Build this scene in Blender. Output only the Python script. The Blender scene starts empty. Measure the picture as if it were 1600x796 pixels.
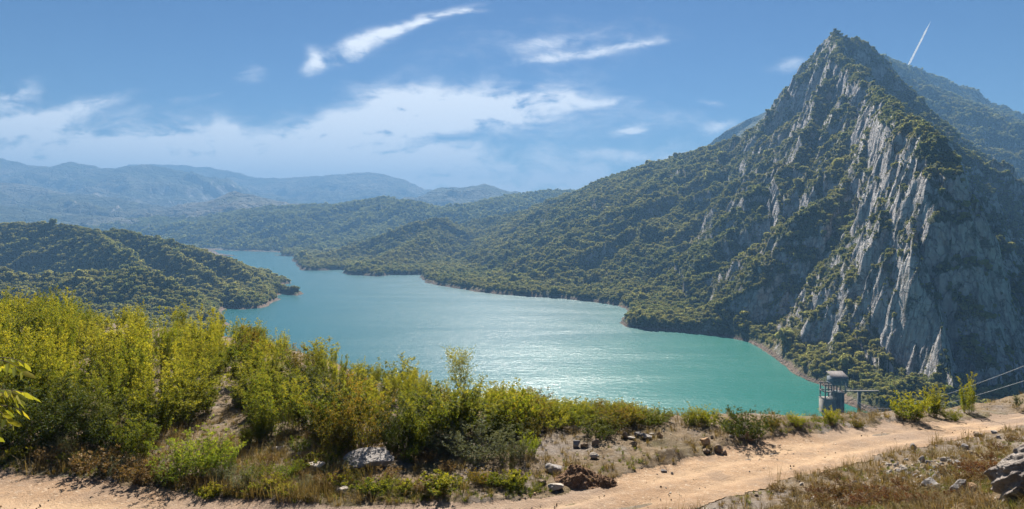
import bpy, bmesh, math, random
import numpy as np
from mathutils import Vector, Matrix

SC = bpy.context.scene
COL = SC.collection
F = 1042.0          # focal length in photo pixels (photo 1600 wide)
PX0, HZ = 800.0, 345.0
CZ = 120.0          # camera height above the lake
SUN_AZ, SUN_EL = math.radians(1.8), math.radians(42.0)
rng = np.random.default_rng(7)
random.seed(7)

def W(px, py, Y):
    return ((px-PX0)/F*Y, Y, CZ+(HZ-py)/F*Y)

# ------------------------------------------------------------------ noise
_perm = np.random.default_rng(11).permutation(256).astype(np.int64)
_perm = np.concatenate([_perm, _perm, _perm])
_ang = np.random.default_rng(12).random(256)*2*np.pi
_gx, _gy = np.cos(_ang), np.sin(_ang)
def noise2(x, y):
    x = np.asarray(x, float); y = np.asarray(y, float)
    xi = np.floor(x); yi = np.floor(y)
    xf = x-xi; yf = y-yi
    xi = xi.astype(np.int64) & 255; yi = yi.astype(np.int64) & 255
    u = xf*xf*xf*(xf*(xf*6-15)+10); v = yf*yf*yf*(yf*(yf*6-15)+10)
    def g(ix, iy, fx, fy):
        h = _perm[_perm[ix & 255]+(iy & 255)]
        return _gx[h]*fx+_gy[h]*fy
    a = g(xi, yi, xf, yf); b = g(xi+1, yi, xf-1, yf)
    c = g(xi, yi+1, xf, yf-1); d = g(xi+1, yi+1, xf-1, yf-1)
    return (a+(b-a)*u + ((c+(d-c)*u)-(a+(b-a)*u))*v)*1.5
def fbm(x, y, oct=4, gain=.5):
    s = 0; a = 1.; t = 0
    for i in range(oct):
        s = s+a*noise2(x*2**i+17.3*i, y*2**i-9.1*i); t += a; a *= gain
    return s/t
def ridged(x, y, oct=4, gain=.5):
    s = 0; a = 1.; t = 0
    for i in range(oct):
        s = s+a*(1-2*np.abs(noise2(x*2**i+31.7*i, y*2**i+5.3*i))); t += a; a *= gain
    return s/t            # about -1..1, peaks sharp
def sstep(a, b, x):
    t = np.clip((x-a)/(b-a), 0, 1); return t*t*(3-2*t)

# ------------------------------------------------------------------ objects
def mesh_np(name, verts, faces, mat=None, smooth=False, attrs=None, link=True, parent=None):
    """faces: (n,3) or (n,4) int array, or list of such arrays"""
    me = bpy.data.meshes.new(name)
    verts = np.asarray(verts, np.float32)
    if not isinstance(faces, list): faces = [faces]
    faces = [np.asarray(f, np.int32) for f in faces if len(f)]
    nl = sum(f.size for f in faces); nf = sum(len(f) for f in faces)
    me.vertices.add(len(verts)); me.vertices.foreach_set('co', verts.ravel())
    me.loops.add(nl); me.polygons.add(nf)
    me.loops.foreach_set('vertex_index', np.concatenate([f.ravel() for f in faces]))
    tot = np.concatenate([np.full(len(f), f.shape[1], np.int32) for f in faces])
    st = np.concatenate([[0], np.cumsum(tot)[:-1]]).astype(np.int32)
    me.polygons.foreach_set('loop_start', st)
    me.polygons.foreach_set('loop_total', tot)
    if smooth: me.polygons.foreach_set('use_smooth', np.ones(nf, bool))
    for k, (dom, typ, val) in (attrs or {}).items():
        at = me.attributes.new(k, typ, dom)
        at.data.foreach_set('value' if typ in ('FLOAT', 'INT') else ('vector' if typ == 'FLOAT_VECTOR' else 'color'), np.asarray(val, np.float32).ravel() if typ != 'INT' else np.asarray(val, np.int32).ravel())
    me.update(calc_edges=True); me.validate()
    if mat:
        for m in (mat if isinstance(mat, (list, tuple)) else [mat]): me.materials.append(m)
    o = bpy.data.objects.new(name, me)
    if link: COL.objects.link(o)
    if parent: o.parent = parent
    return o
def tag(o, label=None, cat=None, group=None, kind=None):
    if label: o['label'] = label
    if cat: o['category'] = cat
    if group: o['group'] = group
    if kind: o['kind'] = kind
    return o
def empty(name, loc, rz=0.):
    o = bpy.data.objects.new(name, None); COL.objects.link(o)
    o.location = loc; o.rotation_euler = (0, 0, rz); o.empty_display_size = .2
    return o
def grid_faces(nr, nc):
    i = np.arange((nr-1)*(nc-1)); r = i//(nc-1); c = i % (nc-1)
    a = r*nc+c
    return np.stack([a, a+1, a+nc+1, a+nc], 1)

# ------------------------------------------------------------------ shader helper
class S:
    """tiny node DSL"""
    def __init__(s, nt): s.nt = nt
    def n(s, typ, **kw):
        nd = s.nt.nodes.new(typ)
        for k, v in kw.items():
            if k == 'inp':
                for a, b in v.items():
                    sk = nd.inputs[a]
                    if hasattr(b, 'is_output'): s.nt.links.new(b, sk)
                    else: sk.default_value = b
            else: setattr(nd, k, v)
        return nd
    def m(s, op, a, b=0., c=None, clamp=False):
        nd = s.nt.nodes.new('ShaderNodeMath'); nd.operation = op; nd.use_clamp = clamp
        for i, x in enumerate((a, b, c)):
            if x is None: continue
            if hasattr(x, 'is_output'): s.nt.links.new(x, nd.inputs[i])
            else: nd.inputs[i].default_value = x
        return nd.outputs[0]
    def vm(s, op, a, b=None):
        nd = s.nt.nodes.new('ShaderNodeVectorMath'); nd.operation = op
        for i, x in enumerate((a, b)):
            if x is None: continue
            if hasattr(x, 'is_output'): s.nt.links.new(x, nd.inputs[i])
            else: nd.inputs[i].default_value = x
        return nd.outputs[0]
    def ss(s, x, lo, hi):
        nd = s.nt.nodes.new('ShaderNodeMapRange'); nd.interpolation_type = 'SMOOTHSTEP'; nd.clamp = True
        s.nt.links.new(x, nd.inputs[0]); nd.inputs[1].default_value = lo; nd.inputs[2].default_value = hi
        return nd.outputs[0]
    def noise(s, vec, scale, detail=4, rough=.55, dist=0., out='Fac'):
        nd = s.n('ShaderNodeTexNoise', inp={'Scale': scale, 'Detail': detail, 'Roughness': rough, 'Distortion': dist})
        if vec is not None: s.nt.links.new(vec, nd.inputs['Vector'])
        return nd.outputs[out]
    def mix(s, fac, a, b):
        nd = s.nt.nodes.new('ShaderNodeMix'); nd.data_type = 'RGBA'
        for sk, x in ((nd.inputs[0], fac), (nd.inputs[6], a), (nd.inputs[7], b)):
            if hasattr(x, 'is_output'): s.nt.links.new(x, sk)
            elif isinstance(x, (int, float)): sk.default_value = x
            else: sk.default_value = (*x, 1)
        return nd.outputs[2]
    def mapping(s, vec, scale=(1, 1, 1), rot=(0, 0, 0), loc=(0, 0, 0)):
        nd = s.n('ShaderNodeMapping'); s.nt.links.new(vec, nd.inputs[0])
        nd.inputs['Scale'].default_value = scale; nd.inputs['Rotation'].default_value = rot; nd.inputs['Location'].default_value = loc
        return nd.outputs[0]
    def bump(s, h, strength=.5, dist=.1, normal=None):
        nd = s.n('ShaderNodeBump', inp={'Height': h, 'Strength': strength, 'Distance': dist})
        if normal is not None: s.nt.links.new(normal, nd.inputs['Normal'])
        return nd.outputs[0]
    def link(s, a, b): s.nt.links.new(a, b)
def new_mat(name):
    m = bpy.data.materials.new(name); m.use_nodes = True
    nt = m.node_tree; nt.nodes.clear()
    s = S(nt)
    out = s.n('ShaderNodeOutputMaterial')
    return m, s, out
def principled(s, out, color, rough=.9, normal=None, spec=.2):
    p = s.n('ShaderNodeBsdfPrincipled', inp={'Base Color': color if hasattr(color, 'is_output') else (*color, 1), 'Roughness': rough, 'Specular IOR Level': spec})
    if normal is not None: s.link(normal, p.inputs['Normal'])
    s.link(p.outputs[0], out.inputs[0])
    return p
EXPOSURE = 1.65
SUN_E = 5.0
SKY_E = .10
SKY_SAT, SKY_TINT, SKY_GAMMA = 1.1, (.148, .180, .210), 1.3
CLOUD_COL = (3.7, 3.8, 3.95)
WATER_A, WATER_B = (.005, .078, .088), (.008, .115, .092)
HAZE_D, HAZE_G, HAZE_COL = 1.9e-4, .1, (.165, .34, .60)
# ------------------------------------------------------------------ camera
cam = bpy.data.cameras.new('camera'); co = bpy.data.objects.new('camera', cam); COL.objects.link(co)
co.location = (0, 0, CZ); co.rotation_euler = (math.pi/2, 0, 0)
cam.sensor_width = 36; cam.lens = 36*F/1600; cam.shift_y = (HZ-398)/1600
cam.clip_end = 80000; cam.clip_start = .3
SC.camera = co
# ------------------------------------------------------------------ render settings
SC.render.engine = 'CYCLES'
cy = SC.cycles
cy.use_denoising = True
cy.max_bounces = 6; cy.diffuse_bounces = 3; cy.glossy_bounces = 2; cy.transmission_bounces = 3; cy.volume_bounces = 0; cy.transparent_max_bounces = 4
cy.use_adaptive_sampling = True; cy.adaptive_threshold = .015
cy.sample_clamp_direct = 12; cy.sample_clamp_indirect = 4
vs = SC.view_settings
vs.view_transform = 'Standard'; vs.look = 'None'; vs.gamma = 1; vs.exposure = EXPOSURE; vs.use_curve_mapping = False
# ------------------------------------------------------------------ sun
L = bpy.data.lights.new('sun', 'SUN'); L.energy = SUN_E; L.angle = math.radians(.53); L.color = (1, .94, .84)
lo = bpy.data.objects.new('sun', L); COL.objects.link(lo)
sdir = Vector((math.sin(SUN_AZ)*math.cos(SUN_EL), math.cos(SUN_AZ)*math.cos(SUN_EL), math.sin(SUN_EL)))
lo.rotation_euler = sdir.to_track_quat('Z', 'Y').to_euler()
# ------------------------------------------------------------------ sky with high cirrus
w = bpy.data.worlds.new('World'); SC.world = w; w.use_nodes = True
nt = w.node_tree; nt.nodes.clear(); s = S(nt)
wo = s.n('ShaderNodeOutputWorld'); bg = s.n('ShaderNodeBackground')
sky = s.n('ShaderNodeTexSky'); sky.sky_type = 'NISHITA'; sky.sun_disc = False
sky.sun_elevation = SUN_EL; sky.sun_rotation = SUN_AZ; sky.altitude = 400
sky.air_density = 1.0; sky.dust_density = .15; sky.ozone_density = 2.0
tc = s.n('ShaderNodeTexCoord').outputs['Generated']
sx = s.n('ShaderNodeSeparateXYZ'); s.link(tc, sx.inputs[0])
dy = s.m('MAXIMUM', sx.outputs[1], .05)
U = s.m('DIVIDE', sx.outputs[0], dy); V = s.m('DIVIDE', sx.outputs[2], dy)
cb = s.n('ShaderNodeCombineXYZ', inp={0: U, 1: V}).outputs[0]
# warp
wn = s.noise(s.mapping(cb, (5, 9, 1)), 1., 4, .55, 0, 'Color')
wv = s.vm('MULTIPLY', s.vm('SUBTRACT', wn, (.5, .5, .5)), (.10, .05, 0))
cw = s.vm('ADD', cb, wv)
sw = s.n('ShaderNodeSeparateXYZ'); s.link(cw, sw.inputs[0])
def cloud(px, py, lx, ly, ang, amp):
    """an elongated soft patch of cloud: centre, half lengths (photo px) and tilt"""
    a = math.radians(ang); ca, sa = math.cos(a), math.sin(a)
    x = s.m('SUBTRACT', sw.outputs[0], (px-PX0)/F); y = s.m('SUBTRACT', sw.outputs[1], (HZ-py)/F)
    xr = s.m('DIVIDE', s.m('ADD', s.m('MULTIPLY', x, ca), s.m('MULTIPLY', y, sa)), lx/F)
    yr = s.m('DIVIDE', s.m('SUBTRACT', s.m('MULTIPLY', y, ca), s.m('MULTIPLY', x, sa)), ly/F)
    r = s.m('ADD', s.m('MULTIPLY', xr, xr), s.m('MULTIPLY', yr, yr))
    return s.m('MULTIPLY', s.m('EXPONENT', s.m('MULTIPLY', r, -1.)), amp)
CL = [(770,170,125,32,4,1.25),(640,165,85,30,-3,1.15),(590,205,130,26,10,1.1),(480,230,110,26,18,1.),(500,250,130,14,3,.8),(350,242,140,26,12,.75),(345,222,26,24,60,.5),(200,240,190,26,8,.55),
      (560,72,60,16,24,.75),(660,30,75,10,20,.75),(490,95,22,18,50,.7),(720,14,35,6,8,.5),(390,117,14,22,70,.42),
      (60,235,190,50,6,.7),(100,172,95,13,13,.7),(12,150,45,22,25,.7),(20,200,120,30,10,.5),(200,225,120,18,15,.45),(160,264,280,20,0,.7),(480,274,240,12,3,.6),
      (912,154,60,7,-4,.85),(980,205,18,7,8,1.4),(690,243,55,10,5,.75),(560,262,140,9,4,.6),(900,82,95,8,9,.55),(1010,68,45,6,8,.45),(850,70,50,8,12,.35),
      (1232,98,30,13,5,.5),(1125,198,32,9,18,.4),(1110,160,25,5,-8,.3),(1000,245,70,7,-3,.32),(950,60,170,55,10,.17),(760,70,220,60,5,.16),(300,160,70,7,10,.3),(900,285,300,14,0,.3),(1020,190,90,30,0,.12),(820,320,1500,70,0,1.1),(1000,200,600,60,0,.12)]
tot = None
for c in CL:
    g = cloud(*c); tot = g if tot is None else s.m('ADD', tot, g)
fib = s.noise(s.mapping(cw, (9, 34, 1), (0, 0, math.radians(-12))), 1., 8, .62, .35)
puf = s.noise(s.mapping(cw, (13, 22, 1), (0, 0, math.radians(-8))), 1.7, 8, .6, .2)
nn = s.m('ADD', s.m('MULTIPLY', fib, .55), s.m('MULTIPLY', puf, .45))
dens = s.m('MULTIPLY', tot, s.m('ADD', s.m('MULTIPLY', s.m('SUBTRACT', nn, .5), 4.2), .72))
cf = s.m('MULTIPLY', s.ss(dens, .06, .80), .96)
# deeper, cleaner blue for this polarised looking sky
hs = s.n('ShaderNodeHueSaturation', inp={'Saturation': SKY_SAT, 'Value': 1., 'Hue': .5}); s.link(s.vm('MULTIPLY', sky.outputs[0], (.12, .12, .12)), hs.inputs['Color'])
tint = s.n('ShaderNodeMix'); tint.data_type = 'RGBA'; tint.blend_type = 'MULTIPLY'; tint.inputs[0].default_value = 1
gm = s.n('ShaderNodeGamma'); gm.inputs[1].default_value = SKY_GAMMA; s.link(hs.outputs[0], gm.inputs[0])
s.link(gm.outputs[0], tint.inputs[6]); tint.inputs[7].default_value = tuple(c/.12 for c in SKY_TINT)+(1,)
col = s.mix(cf, tint.outputs[2], CLOUD_COL)
s.link(col, bg.inputs[0]); bg.inputs[1].default_value = SKY_E
s.link(bg.outputs[0], wo.inputs[0])
# ------------------------------------------------------------------ lake outline (world xy at water level)
def wpt(px, py):
    Y = CZ*F/(py-HZ); return ((px-PX0)/F*Y, Y)
LAKE = [wpt(*p) for p in [(1760,700),(1500,668),(1430,660),(1380,652),(1344,641),(1319,630),(1312,617),(1292,606),(1280,601),(1258,594),(1240,585),(1228,574),(1215,563),
  (1198,550),(1180,541),(1160,533),(1130,526),(1080,521),(1040,518),(1005,515),(978,511),(965,505),(972,498),(985,492),(975,482),(960,477),(925,472),(890,468),(845,465),(800,462),(770,460),(750,457),(720,452),
  (690,447),(665,442),(658,437),(655,430),(640,430),(615,430),(590,432),(565,431),(545,430),(537,427),(539,423),(530,422),(500,423),(472,423),(466,417),(462,411),(455,406),(462,402),(430,399),(452,396),(425,394),
  (395,393),(360,392),(335,391),(340,396),(370,400),(400,408),(415,420),(425,433),(445,440),(455,442),(440,446),(425,450),(445,456),(474,459),(465,463),(440,460),(428,464),(438,468),(430,472),(412,482),(380,484),(352,482),
  (345,488),(352,500),(360,507),(350,515),(320,530),(250,560),(120,640),(0,800)]]
LAKE = np.array(LAKE)
def lake_sd(x, y):
    """signed distance, positive on land"""
    best = np.full(x.shape, 1e18); ins = np.zeros(x.shape, bool)
    n = len(LAKE)
    for i in range(n):
        ax, ay = LAKE[i]; bx, by = LAKE[(i+1) % n]
        dx, dy_ = bx-ax, by-ay
        t = np.clip(((x-ax)*dx+(y-ay)*dy_)/(dx*dx+dy_*dy_+1e-9), 0, 1)
        best = np.minimum(best, (x-ax-t*dx)**2+(y-ay-t*dy_)**2)
        c = (ay > y) != (by > y)
        xi = ax+(y-ay)/(by-ay+1e-12)*(bx-ax)
        ins ^= c & (x < xi)
    return np.where(ins, -1, 1)*np.sqrt(best)

def prof(d, pts):
    """height lost at distance d from a crest: list of (dist, slope)"""
    z = np.zeros_like(d); d0 = 0
    for dist, sl in pts:
        z += np.clip(d-d0, 0, dist-d0)*sl; d0 = dist
    return z
def field(x, y, ridges, k):
    """soft maximum over crest lines; returns z, distance and arc position of the winner"""
    zs = []; best = np.full(x.shape, -1e9); bd = np.zeros(x.shape); bs = np.zeros(x.shape)
    acc = None
    for ri, (pts, left, right) in enumerate(ridges):
        P = [W(*p) for p in pts]; s0 = ri*977.
        zr = np.full(x.shape, -1e9); dr = np.zeros(x.shape); sr = np.zeros(x.shape)
        for a, b in zip(P[:-1], P[1:]):
            dx, dy_ = b[0]-a[0], b[1]-a[1]; L2 = dx*dx+dy_*dy_; Ls = math.sqrt(L2)
            t = np.clip(((x-a[0])*dx+(y-a[1])*dy_)/L2, 0, 1)
            ex = x-a[0]-t*dx; ey = y-a[1]-t*dy_
            d = np.sqrt(ex*ex+ey*ey)
            side = dx*ey-dy_*ex                         # >0: left of the direction of travel
            z = a[2]+(b[2]-a[2])*t-np.where(side > 0, prof(d, left), prof(d, right))
            m = z > zr
            zr = np.where(m, z, zr); dr = np.where(m, d, dr); sr = np.where(m, s0+t*Ls, sr)
            s0 += Ls
        m = zr > best
        bd = np.where(m, dr, bd); bs = np.where(m, sr, bs); best = np.maximum(best, zr)
        zs.append(zr)
    acc = sum(np.exp(np.clip((z-best)/k, -40, 0)) for z in zs)
    return best+k*np.log(acc)*.7, bd, bs

def polar(px0, px1, nc, Y0, Y1, nr, power=None):
    px = np.linspace(px0, px1, nc)
    Y = Y0*(Y1/Y0)**np.linspace(0, 1, nr)
    YY, PX = np.meshgrid(Y, px, indexing='ij')
    return (PX-PX0)/F*YY, YY
def land(x, y, ridges, k, warp, wscale, gul, gscale, rib, rscale, shore, fine, oct=5, floor=1.5, flo=(.02,40)):
    rk_ = sstep(1090, 1210, PX0+x/y*F+70*fbm(x/90, y/90, 2)+.06*(y-700)) if rib else 0      # bare rock east of the wooded flank
    wx = x+warp*fbm(x/wscale, y/wscale, 3); wy = y+warp*fbm(x/wscale+40, y/wscale+7, 3)
    if rib:      # broken rock: small buttresses and clefts shift the faces in and out
        wx = wx+rk_*(9*fbm(x/34+2, y/34, 3)+4.5*ridged(x/19, y/19+6, 3)); wy = wy+rk_*(9*fbm(x/34+8, y/34+4, 3)+4.5*ridged(x/17+3, y/17, 3))
    z, d, sp = field(wx, wy, ridges, k)
    fade = np.clip(d/(gscale*.8), 0, 1)
    z = z+gul*fade*(ridged(wx/gscale, wy/gscale, oct)-.25)
    if rib:
        z = z+(10+24*rk_)*np.clip(d/70, 0, 1)*fbm(x/75+3, y/75+1, 4)
        z = z+rk_*(9*ridged(x/62+4, y/62, 3)-3+3*fbm(x/14, y/14, 3))*np.clip(z/200, 0, 1)
        f2 = np.clip(d/30, 0, 1)*rk_
        rr = ridged(sp/rscale+.5*fbm(x/90, y/90, 2), d/260., 3)
        z = z+rib*f2*(rr-.2)*(.5+sstep(-.3, .4, fbm(x/120+5, y/120, 2)))
        z = z+1.5*f2*np.sin(z/2.6+5*fbm(x/30, y/30, 3))*sstep(-.2, .4, fbm(x/45+2, y/45, 3))
        # ledges: the slope steps down in broken benches
        z = z+3.2*f2*np.sin(z/7.5+4*fbm(x/70, y/70, 3))*sstep(-.1, .5, fbm(x/60+9, y/60, 3))
    sd = lake_sd(x, y)+7*fbm(x/45, y/45, 4)*np.clip(y/900, .3, 2.5)
    bank = np.where(sd > 0, prof(np.maximum(sd, 0), shore), sd*.5)
    lo = floor+flo[1]*(1-np.exp(-np.maximum(sd, 0)*flo[0]/flo[1]))*(1+.5*fbm(x/40, y/40, 3))
    z = np.where(z > lo+8, z, lo+8*np.log1p(np.exp(np.clip((z-lo)/8, -30, 1)))/np.log1p(np.e))
    h = 3.
    mn = np.minimum(z, bank); z = mn-h*np.log(np.exp(-(z-mn)/h)+np.exp(-(bank-mn)/h))*np.where(sd > 0, 1, 1)
    z = z+fine*fbm(x/(gscale*.12), y/(gscale*.12), 4)*np.clip((z+1)/8, 0, 1)
    return np.where(sd > 0, np.maximum(z, .25), np.minimum(z, -.3)), sd
def build_land(name, g, args, mat):
    x, y = polar(*g)
    z, sd = land(x, y, **args)
    v = np.stack([x, y, z], -1)
    o = mesh_np(name, v.reshape(-1, 3), grid_faces(*x.shape), mat, smooth=True)
    tag(o, kind='structure')
    return v, sd
# ------------------------------------------------------------------ terrain material: soil, scrub, limestone, drawdown band
def terrain_mat(name, rock_lo, rock_hi, grass=(.055,.065,.02), dry=(.16,.13,.06), band=(.21,.155,.115), rockcol=(.43,.40,.385), sc=1.):
    m, s, out = new_mat(name)
    geo = s.n('ShaderNodeNewGeometry'); pos = geo.outputs['Position']
    nz = s.n('ShaderNodeSeparateXYZ'); s.link(geo.outputs['Normal'], nz.inputs[0])
    pz = s.n('ShaderNodeSeparateXYZ'); s.link(pos, pz.inputs[0])
    n1 = s.noise(pos, .012*sc, 6, .6); n2 = s.noise(pos, .11*sc, 5, .62)
    st = s.noise(s.mapping(pos, (.16*sc, .16*sc, .018*sc)), 1., 6, .66, .6)       # vertical water streaks on limestone
    fr = s.noise(s.mapping(pos, (.45*sc, .45*sc, .12*sc)), 1., 5, .65)
    veg = s.mix(s.ss(n1, .42, .66), grass, dry)
    veg = s.mix(s.ss(n2, .5, .72), veg, (.09, .1, .03))
    rk = s.mix(s.ss(st, .36, .58), tuple(c*.42 for c in rockcol), rockcol)
    rk = s.mix(s.m('MULTIPLY', s.ss(fr, .52, .7), .7), rk, tuple(min(.62, c*1.5) for c in rockcol))
    rk = s.mix(s.m('MULTIPLY', s.ss(n2, .58, .7), .6), rk, (.36, .27, .2))
    rk = s.mix(s.m('MULTIPLY', s.ss(s.noise(pos, .05*sc, 6, .7), .55, .63), .85), rk, (.045, .055, .022))  # scrub on ledges
    steep = s.m('ADD', s.m('SUBTRACT', 1., nz.outputs[2]), s.m('MULTIPLY', s.m('SUBTRACT', n1, .5), .25))
    steep = s.m('ADD', steep, s.m('MULTIPLY', s.m('SUBTRACT', n2, .5), .22))
    vo = s.n('ShaderNodeTexVoronoi', inp={'Scale': 1.}); vo.feature = 'DISTANCE_TO_EDGE'
    s.link(s.mapping(s.vm('ADD', pos, s.vm('MULTIPLY', s.noise(pos, .12*sc, 4, .6, 0, 'Color'), (9/sc, 9/sc, 9/sc))), (.11*sc, .11*sc, .05*sc), (.25, .2, 0)), vo.inputs['Vector'])
    crk = s.ss(vo.outputs['Distance'], 0., .07)
    bed = s.noise(s.mapping(pos, (.03*sc, .03*sc, .42*sc), (.18, -.12, 0)), 1., 5, .65, .8)
    rk = s.mix(s.m('MULTIPLY', s.m('SUBTRACT', 1., crk), .6), rk, tuple(q*.3 for q in rockcol))
    rk = s.mix(s.m('MULTIPLY', s.ss(bed, .54, .68), .45), rk, (.30, .235, .18))
    c = s.mix(s.ss(steep, rock_lo, rock_hi), veg, rk)
    b = s.bump(s.m('ADD', s.m('ADD', s.m('ADD', s.m('MULTIPLY', st, .6), fr), n2), s.m('ADD', s.m('MULTIPLY', crk, .5), s.m('MULTIPLY', bed, .9))), 1., 2.6/sc)
    zz = s.m('ADD', s.m('ADD', pz.outputs[2], s.m('MULTIPLY', s.m('SUBTRACT', n2, .5), 5.)), s.m('MULTIPLY', s.m('SUBTRACT', s.noise(pos, .016*sc, 3), .5), 7.))
    bd = s.mix(s.ss(fr, .35, .65), tuple(q*.6 for q in band), band)
    c = s.mix(s.m('SUBTRACT', 1., s.ss(zz, 2.4, 4.)), c, bd)
    p = principled(s, out, c, .95, b, .1)
    return m

M_rock = terrain_mat('limestone_slope', .44, .58)
M_hill = terrain_mat('hill_soil', .7, .9)
M_far = terrain_mat('far_hill', .5, .7, grass=(.05,.062,.03), dry=(.12,.11,.07), sc=.25)
M_dist = terrain_mat('distant_mountain', .16, .30, grass=(.05,.06,.03), dry=(.17,.15,.11), rockcol=(.27,.25,.22), sc=.06)

VEGS = [(40, .62), (1e5, .5)]
CLIFF = [(22, .75), (90, 2.6), (150, 1.1), (1e5, .7)]
STEEP = [(60, 1.5), (250, .95), (1e5, .6)]
MOUNTAIN = dict(ridges=[
    # main crest coming down towards the lake
    ([(1312,54,1300),(1303,88,1180),(1345,112,1050),(1365,148,900),(1395,172,770),(1422,186,660),(1450,222,560),(1472,262,525),(1490,330,500),(1508,400,480),(1540,480,456),(1572,550,434),(1612,615,418)],
      [(12,.8),(60,3.0),(1e5,1.2)], [(10,1.0),(48,2.7),(1e5,1.12)]),
    # buttress in the middle of the cliff
    ([(1436,320,540),(1434,350,520),(1446,368,500),(1462,440,470),(1480,520,440),(1500,600,418)], [(50,2.4),(1e5,1.6)], [(45,2.4),(1e5,1.5)]),
    # wooded rib left of the cliff
    ([(1365,150,900),(1345,250,760),(1365,330,660),(1355,400,600),(1340,500,535),(1330,560,490)], [(1e5,.9)], [(14,1.9),(1e5,.9)]),
    # rock rib under the summit
    ([(1303,90,1180),(1280,150,1090),(1262,200,1010),(1240,262,930),(1218,330,850),(1190,400,770)], [(16,1.0),(45,2.3),(1e5,.75)], [(34,2.2),(1e5,.85)]),
    ([(1335,120,1050),(1320,180,950),(1306,240,870),(1280,330,770),(1258,420,690),(1250,500,610)], [(20,1.6),(1e5,.85)], [(30,1.7),(1e5,.85)]),
    ([(1353,613,424),(1378,602,426),(1420,588,432)], [(1e5,1.8)], [(1e5,1.8)]),
    # left shoulder falling away to the north
    ([(1312,54,1300),(1290,66,1330),(1250,104,1360),(1226,150,1400),(1212,185,1430),(1172,218,1500)], [(60,1.8),(120,1.3),(1e5,.85)], [(1e5,2.)]),
    ([(1172,214,1500),(1110,232,1620),(1050,246,1760),(960,276,1950),(870,311,2150),(800,336,2300),(740,345,2350)],
      [(30,.6),(1e5,.5)], [(1e5,.8)]),
    # spurs of the wooded flank
    ([(1110,232,1620),(1050,300,1400),(1000,360,1230),(985,420,1060),(978,478,930)], [(1e5,.62)], [(1e5,.62)]),
    ([(1172,214,1500),(1130,300,1250),(1090,380,1060),(1060,450,880),(1040,500,780)], [(1e5,.65)], [(1e5,.65)]),
    ([(960,276,1950),(880,335,1750),(820,390,1550),(760,435,1400)], [(1e5,.6)], [(1e5,.6)]),
    ([(870,311,2150),(790,360,1900),(720,410,1650),(680,436,1450)], [(1e5,.6)], [(1e5,.6)]),
    ([(1085,488,800),(1030,492,770),(985,495,755)], [(1e5,.5)], [(1e5,.5)]),
    # low wooded ridge by the far narrows
    ([(700,343,2150),(672,343,2120),(640,353,2080),(600,366,2020),(560,383,1960),(515,397,1900),(478,408,1850)], [(1e5,.62)], [(1e5,.5)]),
    ([(672,360,1950),(640,385,1750),(600,402,1620),(560,418,1520)], [(1e5,.62)], [(1e5,.62)]),
    # ridges falling to the right behind the cliff
    ([(1312,54,1300),(1345,72,1330),(1395,115,1230),(1430,152,1150),(1480,205,1060),(1528,275,980),(1600,352,900),(1720,450,820)], [(1e5,1.4)], [(30,.9),(1e5,1.35)]),
    ([(1462,232,800),(1475,245,800),(1520,285,790),(1570,330,770),(1600,362,750),(1700,450,700),(1790,530,660)], [(60,.8),(1e5,.9)], [(15,.7),(120,2.0),(1e5,1.3)]),
    # back mass
    ([(1362,86,2300),(1390,98,2500),(1420,108,2700),(1470,124,2800),(1510,139,2800),(1560,165,2700),(1600,192,2600),(1720,250,2400)], [(1e5,.9)], [(60,.7),(120,1.4),(1e5,.6)]),
    ([(1430,196,2250),(1500,187,2150),(1545,203,2050),(1600,238,1900),(1720,310,1700)], [(1e5,.6)], [(100,.5),(1e5,.75)]),
    ], k=6, warp=24, wscale=120, gul=27, gscale=120, rib=6, rscale=30, shore=[(9,1.45),(20,.9),(1e5,1.9)], fine=2.5, flo=(.75,8))
LEFT = dict(ridges=[
    ([(-220,340,1250),(-80,345,1250),(0,352,1240),(60,350,1230),(112,355,1220),(150,364,1180),(190,360,1200),(238,374,1190),(300,388,1170),(350,404,1150),(400,430,1130),(430,446,1115),(470,458,1100)], [(1e5,.5)], [(1e5,.85)]),
    ([(150,362,1180),(175,385,1080),(215,415,1000)], [(1e5,1.0)], [(1e5,1.0)]),
    ([(238,374,1190),(290,405,1080),(340,440,990),(385,468,930)], [(1e5,1.0)], [(1e5,1.0)]),
    ([(350,404,1150),(400,440,1060),(425,462,1000)], [(1e5,1.0)], [(1e5,1.0)]),
    ([(-220,400,800),(-80,420,830),(0,420,850),(50,432,850),(110,432,850),(160,426,850),(228,424,850),(270,440,835),(310,465,815),(340,490,800),(355,503,790)], [(1e5,1.1)], [(1e5,.5)]),
    ], k=5, warp=14, wscale=110, gul=17, gscale=130, rib=0, rscale=30, shore=[(5,.5),(14,.9),(1e5,1.2)], fine=1.2, flo=(.5,9))
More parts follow.
